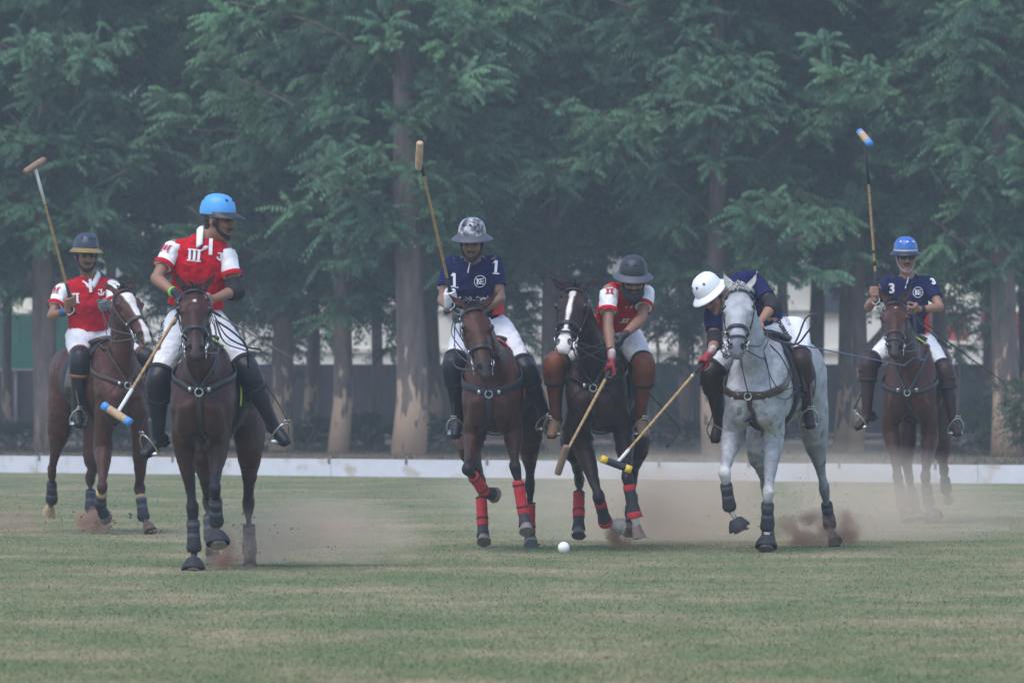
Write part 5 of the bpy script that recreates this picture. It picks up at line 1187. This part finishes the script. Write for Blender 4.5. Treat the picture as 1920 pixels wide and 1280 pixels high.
# --- numbers and marks on the jerseys
def on(r, px, py): return W(px, py, r['chs'][1])
def mark(r, px, py, V2, Fc, m=PRINTW, name='jersey_number', tilt=0, U=None):
    U = r['S'] if U is None else U; Vv = r['tv']; N_ = unit(np.cross(U, Vv)); c = on(r, px, py)
    decal(r['j'], V2, Fc, c, U, Vv, m, name, r['shirt'], rot=tilt, off=.006)
def sleevemark(r, i, px, py, V2, Fc, m, rot=0):
    g, so, s_, v, e = r['sl'][i]; c = W(px, py, s_[1]); U = A(1, 0, 0); Vv = -unit(v); decal(g, V2, Fc, c, unit(U-Vv*(U@Vv)), Vv, m, 'sleeve_number', so, rot=rot, off=.005)
def three_bars(w=.018, h=.082, gap=.012, n=3):
    L_ = []; tot = n*w+(n-1)*gap; x = -tot/2
    for i in range(n): L_ += [rect(x, -h/2+.009, x+w, h/2-.009)]; x += w+gap
    L_ += [rect(-tot/2-.008, h/2-.009, tot/2+.008, h/2), rect(-tot/2-.008, -h/2, tot/2+.008, -h/2+.009)]
    return L_
one = [rect(-.010, -.045, .010, .04), rect(-.028, -.052, .028, -.043), [(-.026, .022), (-.010, .026), (-.010, .04), (.010, .052), (.004, .052)][:5]]
one = [rect(-.010, -.043, .010, .052), rect(-.028, -.052, .028, -.043), [(-.028, .024), (-.010, .030), (-.010, .052)]]
def emblem(s=1.0):
    L_ = ringpoly(.036*s, .040*s, 28); L_ += ringpoly(.028*s, .035*s, 12, -250, -110) if False else []
    L_ += [rect(-.022*s, -.018*s, -.013*s, .018*s), [(-.013*s, .001*s), (.004*s, .018*s), (-.005*s, .018*s), (-.013*s, .008*s)], [(-.013*s, .002*s), (-.004*s, -.018*s), (.005*s, -.018*s), (-.008*s, .006*s)]]
    L_ += [rect(.004*s, -.004*s, .026*s, .002*s), rect(.004*s, .014*s, .026*s, .019*s), rect(.004*s, -.019*s, .026*s, -.014*s), rect(.002*s, -.019*s, .008*s, .019*s)]
    L_ += [rect(-.026*s, .014*s, -.008*s, .019*s), rect(-.026*s, -.019*s, -.008*s, -.014*s)]
    return L_
jmark = [rect(-.022, .018, .012, .026), rect(-.004, -.012, .008, .026)]+ringpoly(.016, .027, 12, 180, 370)
DARKR = mat('stripe_purple', (.12, .03, .16), .8)
mark(r2, 366, 476, *polys(three_bars())); mark(r2, 366, 476, *polys([rect(-.006+i*.030-.030+.010, -.034, -.002+i*.030-.030+.014, .034) for i in range(3)]), m=DARKR)
mark(r2, 415, 479, *polys(jmark), name='crest'); sleevemark(r2, 0, 312, 481, *polys(three_bars(.013, .062, .009)), PRINTR, -4)
mark(r1, 143, 557, *polys(three_bars(n=2))); mark(r1, 191, 546, *polys(jmark), name='crest'); sleevemark(r1, 0, 106, 556, *polys(three_bars(.016, .06, n=2)), PRINTR, -4)
mark(r3, 852, 518, *polys(one)); mark(r3, 900, 517, *polys(emblem(1.1)), name='crest'); sleevemark(r3, 1, 930, 508, *polys(one), PRINTW, -14)
mark(r6, 1671, 540, *text_mesh('3', .115, .004)); mark(r6, 1720, 546, *polys(emblem(1.15)), name='crest'); sleevemark(r6, 1, 1749, 540, *text_mesh('3', .085, .004), PRINTW, 0)
sleevemark(r4, 0, 1143, 558, *polys(three_bars(h=.05, n=2)), PRINTR, 0); mark(r4, 1160, 566, *polys(three_bars(h=.05, n=2)))
# sublimated band of specks across the navy jersey
rs = random.Random(3); L_ = []
for i in range(70):
    x, y = rs.uniform(-.13, .13), rs.gauss(0, .012); s_ = rs.uniform(.003, .008); L_.append(rect(x, y, x+s_*1.6, y+s_))
mark(r3, 893, 556, *polys(L_), name='jersey_pattern')
# red side panel of the navy jerseys
def side_panel(r, px, py, w, h, m):
    V2 = []; Fc = []
    for i in range(7):
        for j_ in range(9): V2.append((-w/2+w*i/6+.012*math.sin(j_), -h/2+h*j_/8))
    for i in range(6):
        for j_ in range(8): Fc.append((i*9+j_, (i+1)*9+j_, (i+1)*9+j_+1, i*9+j_+1))
    c = W(px, py, r['chs'][1]); o = decal(r['j'], np.array(V2), Fc, c, unit(A(.8, .6, 0)), A(0, 0, 1), m, 'side_panel', r['shirt'], off=.008)
    o.modifiers.new('t', 'SOLIDIFY').thickness = .004
REDP = mat('red_panel', (.60, .02, .02), .8, bump=.02, bscale=10)
side_panel(r3, 937, 568, .12, .17, REDP); side_panel(r6, 1738, 608, .07, .18, REDP)
# lettering on the breeches
def leg_text(r, which, px, py, txt, size, rot, bold=0.0, m=BLACKF):
    V2, Fc = text_mesh(txt, size, bold); k = r['k'+which]; c = W(px, py, r['h'+which][1]); U = A(1, 0, 0); Vv = A(0, 0, 1); decal(r['b'], V2, Fc, c, U, Vv, m, 'lettering', r['breeches'], rot=rot, off=.005)
leg_text(r5, 'b', 1463, 611, 'Chandon', .060, 119, .0022); leg_text(r5, 'b', 1475, 598, 'POLO', .036, 119, .0, mat('print_grey', (.2, .2, .22), .8)); leg_text(r2, 'a', 301, 628, 'Chandon', .055, 83, .001)
leg_text(r5, 'a', 1354, 650, 'POLO', .06, 110, .001)
# white helmet stripe
Xh = r5['X']; P = [Xh(.02+.012*math.cos(q), .008+.118*math.sin(q)*.98, .035+.15*math.cos(q)*.97) for q in np.linspace(-.9, .35, 9)]
ribbon(mb2 := MB(), P, [unit(p-Xh(.0, 0, .03)) for p in P], .012, .003); mb2.build('stripe', mat('stripe_blue', (.03, .07, .12), .5), r5['helm'])

# ================================================================ dust and flying clods
def dust(name, label, px, py, D, sx, sy, sz, dens, seed, col=(.60, .46, .38), sc_=1.6, thr=.42):
    c = W(px, py, D); c[2] = max(c[2], sz*.55); V, Fq = MB().ell((0, 0, 0), (sx, sy, sz), None, 24, 14).V, None
    mb = MB().ell(c, (sx, sy, sz), None, 24, 14); V = [(v[0], v[1], max(v[2], .012)) for v in mb.V]; o = mk(name, V, mb.F, None, None, True, None, loc=c)
    m = bpy.data.materials.new('dust'); m.use_nodes = True; N = m.node_tree.nodes; L = m.node_tree.links; N.remove(N['Principled BSDF'])
    pv = N.new('ShaderNodeVolumePrincipled'); pv.inputs['Color'].default_value = (*col, 1); pv.inputs['Anisotropy'].default_value = .2
    tc = N.new('ShaderNodeTexCoord'); mp = N.new('ShaderNodeMapping'); mp.inputs['Scale'].default_value = (1/sx, 1/sy, 1/sz); L.new(tc.outputs['Object'], mp.inputs[0])
    ln = N.new('ShaderNodeVectorMath'); ln.operation = 'LENGTH'; L.new(mp.outputs[0], ln.inputs[0])
    fo = N.new('ShaderNodeMapRange'); fo.inputs[1].default_value = 1.0; fo.inputs[2].default_value = .15; fo.inputs[3].default_value = 0; fo.inputs[4].default_value = 1; L.new(ln.outputs[1], fo.inputs[0])
    nz = N.new('ShaderNodeTexNoise'); nz.noise_dimensions = '4D'; nz.inputs['W'].default_value = seed; nz.inputs['Scale'].default_value = sc_; nz.inputs['Detail'].default_value = 5; nz.inputs['Roughness'].default_value = .6; L.new(tc.outputs['Object'], nz.inputs['Vector'])
    th = N.new('ShaderNodeMapRange'); th.inputs[1].default_value = thr; th.inputs[2].default_value = thr+.22; L.new(nz.outputs[0], th.inputs[0])
    m1 = N.new('ShaderNodeMath'); m1.operation = 'MULTIPLY'; L.new(fo.outputs[0], m1.inputs[0]); L.new(th.outputs[0], m1.inputs[1])
    m2 = N.new('ShaderNodeMath'); m2.operation = 'MULTIPLY'; L.new(m1.outputs[0], m2.inputs[0]); m2.inputs[1].default_value = dens; L.new(m2.outputs[0], pv.inputs['Density'])
    L.new(pv.outputs[0], N['Material Output'].inputs['Volume']); o.data.materials.append(m); tag(o, label, 'dust cloud', kind='stuff')
dust('dust', 'thin dust drifting across the right half of the field', 1375, 966, 57.6, 2.6, 1.0, .54, 2.2, 1, (.92, .78, .64), 1.2, .34)
dust('dust', 'brown dust burst at the hind hoof of the grey pony', 1540, 1005, 56.2, .46, .30, .20, 34, 2, (.56, .38, .28), 7, .47)
dust('dust', 'reddish dust trailing behind the nearest pony', 570, 1022, 50.7, .95, .45, .34, 5.0, 3, (.90, .72, .58), 2.6, .36)
dust('dust', 'small brown burst between the legs of the nearest pony', 425, 1030, 49.9, .17, .2, .20, 55, 4, (.58, .38, .28), 9, .48)
dust('dust', 'brown puff at the hind hoof of the leftmost pony', 176, 982, 60.6, .19, .2, .15, 80, 5, (.60, .42, .33), 9, .46)
dust('dust', 'dust drifting at the left edge', 20, 985, 61, .42, .4, .17, 3, 6, (.65, .46, .36), 4, .38)
dust('dust', 'brown puff behind the ball at the dark bay pony hooves', 1160, 1005, 55.2, .12, .2, .15, 40, 7, (.50, .30, .20), 9, .44)
dust('dust', 'light dust between the bearded rider pony and the grey pony', 1270, 985, 56.5, .9, .6, .45, 2.2, 8, (.80, .60, .46), 2.0, .38)
dust('dust', 'pale dust low round the legs of the rightmost pony', 1720, 968, 62.8, 1.6, .6, .26, .6, 9, (.85, .68, .54), 2.2, .36)
rc = random.Random(11); mb = MB()
def clods(cx, cy, D, sx, sy, n, smax):
    for i in range(n):
        c = W(cx+rc.gauss(0, sx), cy+rc.gauss(0, sy), D+rc.uniform(-.4, .4)); r_ = rc.uniform(.0015, smax)
        if c[2] > .02: mb.ell(c, (r_*rc.uniform(.7, 1.6), r_, r_*rc.uniform(.5, 1.1)), None, 6, 4)
clods(1510, 960, 56, 55, 30, 200, .0045); clods(1350, 960, 55, 60, 40, 40, .004); clods(1420, 905, 55.5, 120, 20, 16, .004); clods(440, 1010, 50, 35, 30, 60, .007); clods(520, 1010, 50.5, 60, 25, 30, .007); clods(178, 975, 60.5, 30, 18, 60, .012); clods(290, 1000, 59.8, 10, 5, 40, .012); clods(1170, 990, 55, 30, 25, 60, .006); clods(40, 975, 61, 40, 15, 50, .008)
tag(mb.build('flying_dirt', mat('clod', (.16, .10, .07), .9), None, True, loc=(0, 55, 0)), 'specks of earth thrown up by the hooves', 'flying dirt', kind='stuff')
# ================================================================ haze in the air
x0, x1, y0, y1, z0, z1 = -70, 70, -6, 190, -1, 22
hz = MB().box(A((x0+x1)/2, (y0+y1)/2, (z0+z1)/2), ((x1-x0)/2, (y1-y0)/2, (z1-z0)/2)).build('haze', None, None, False, loc=(0, 90, 10))
m = bpy.data.materials.new('haze'); m.use_nodes = True; N = m.node_tree.nodes; N.remove(N['Principled BSDF']); pv = N.new('ShaderNodeVolumePrincipled')
pv.inputs['Color'].default_value = (.78, .88, 1, 1); pv.inputs['Density'].default_value = .00092; pv.inputs['Anisotropy'].default_value = 0.0
m.node_tree.links.new(pv.outputs[0], N['Material Output'].inputs['Volume']); hz.data.materials.append(m); tag(hz, 'pale morning haze', 'haze', kind='stuff')
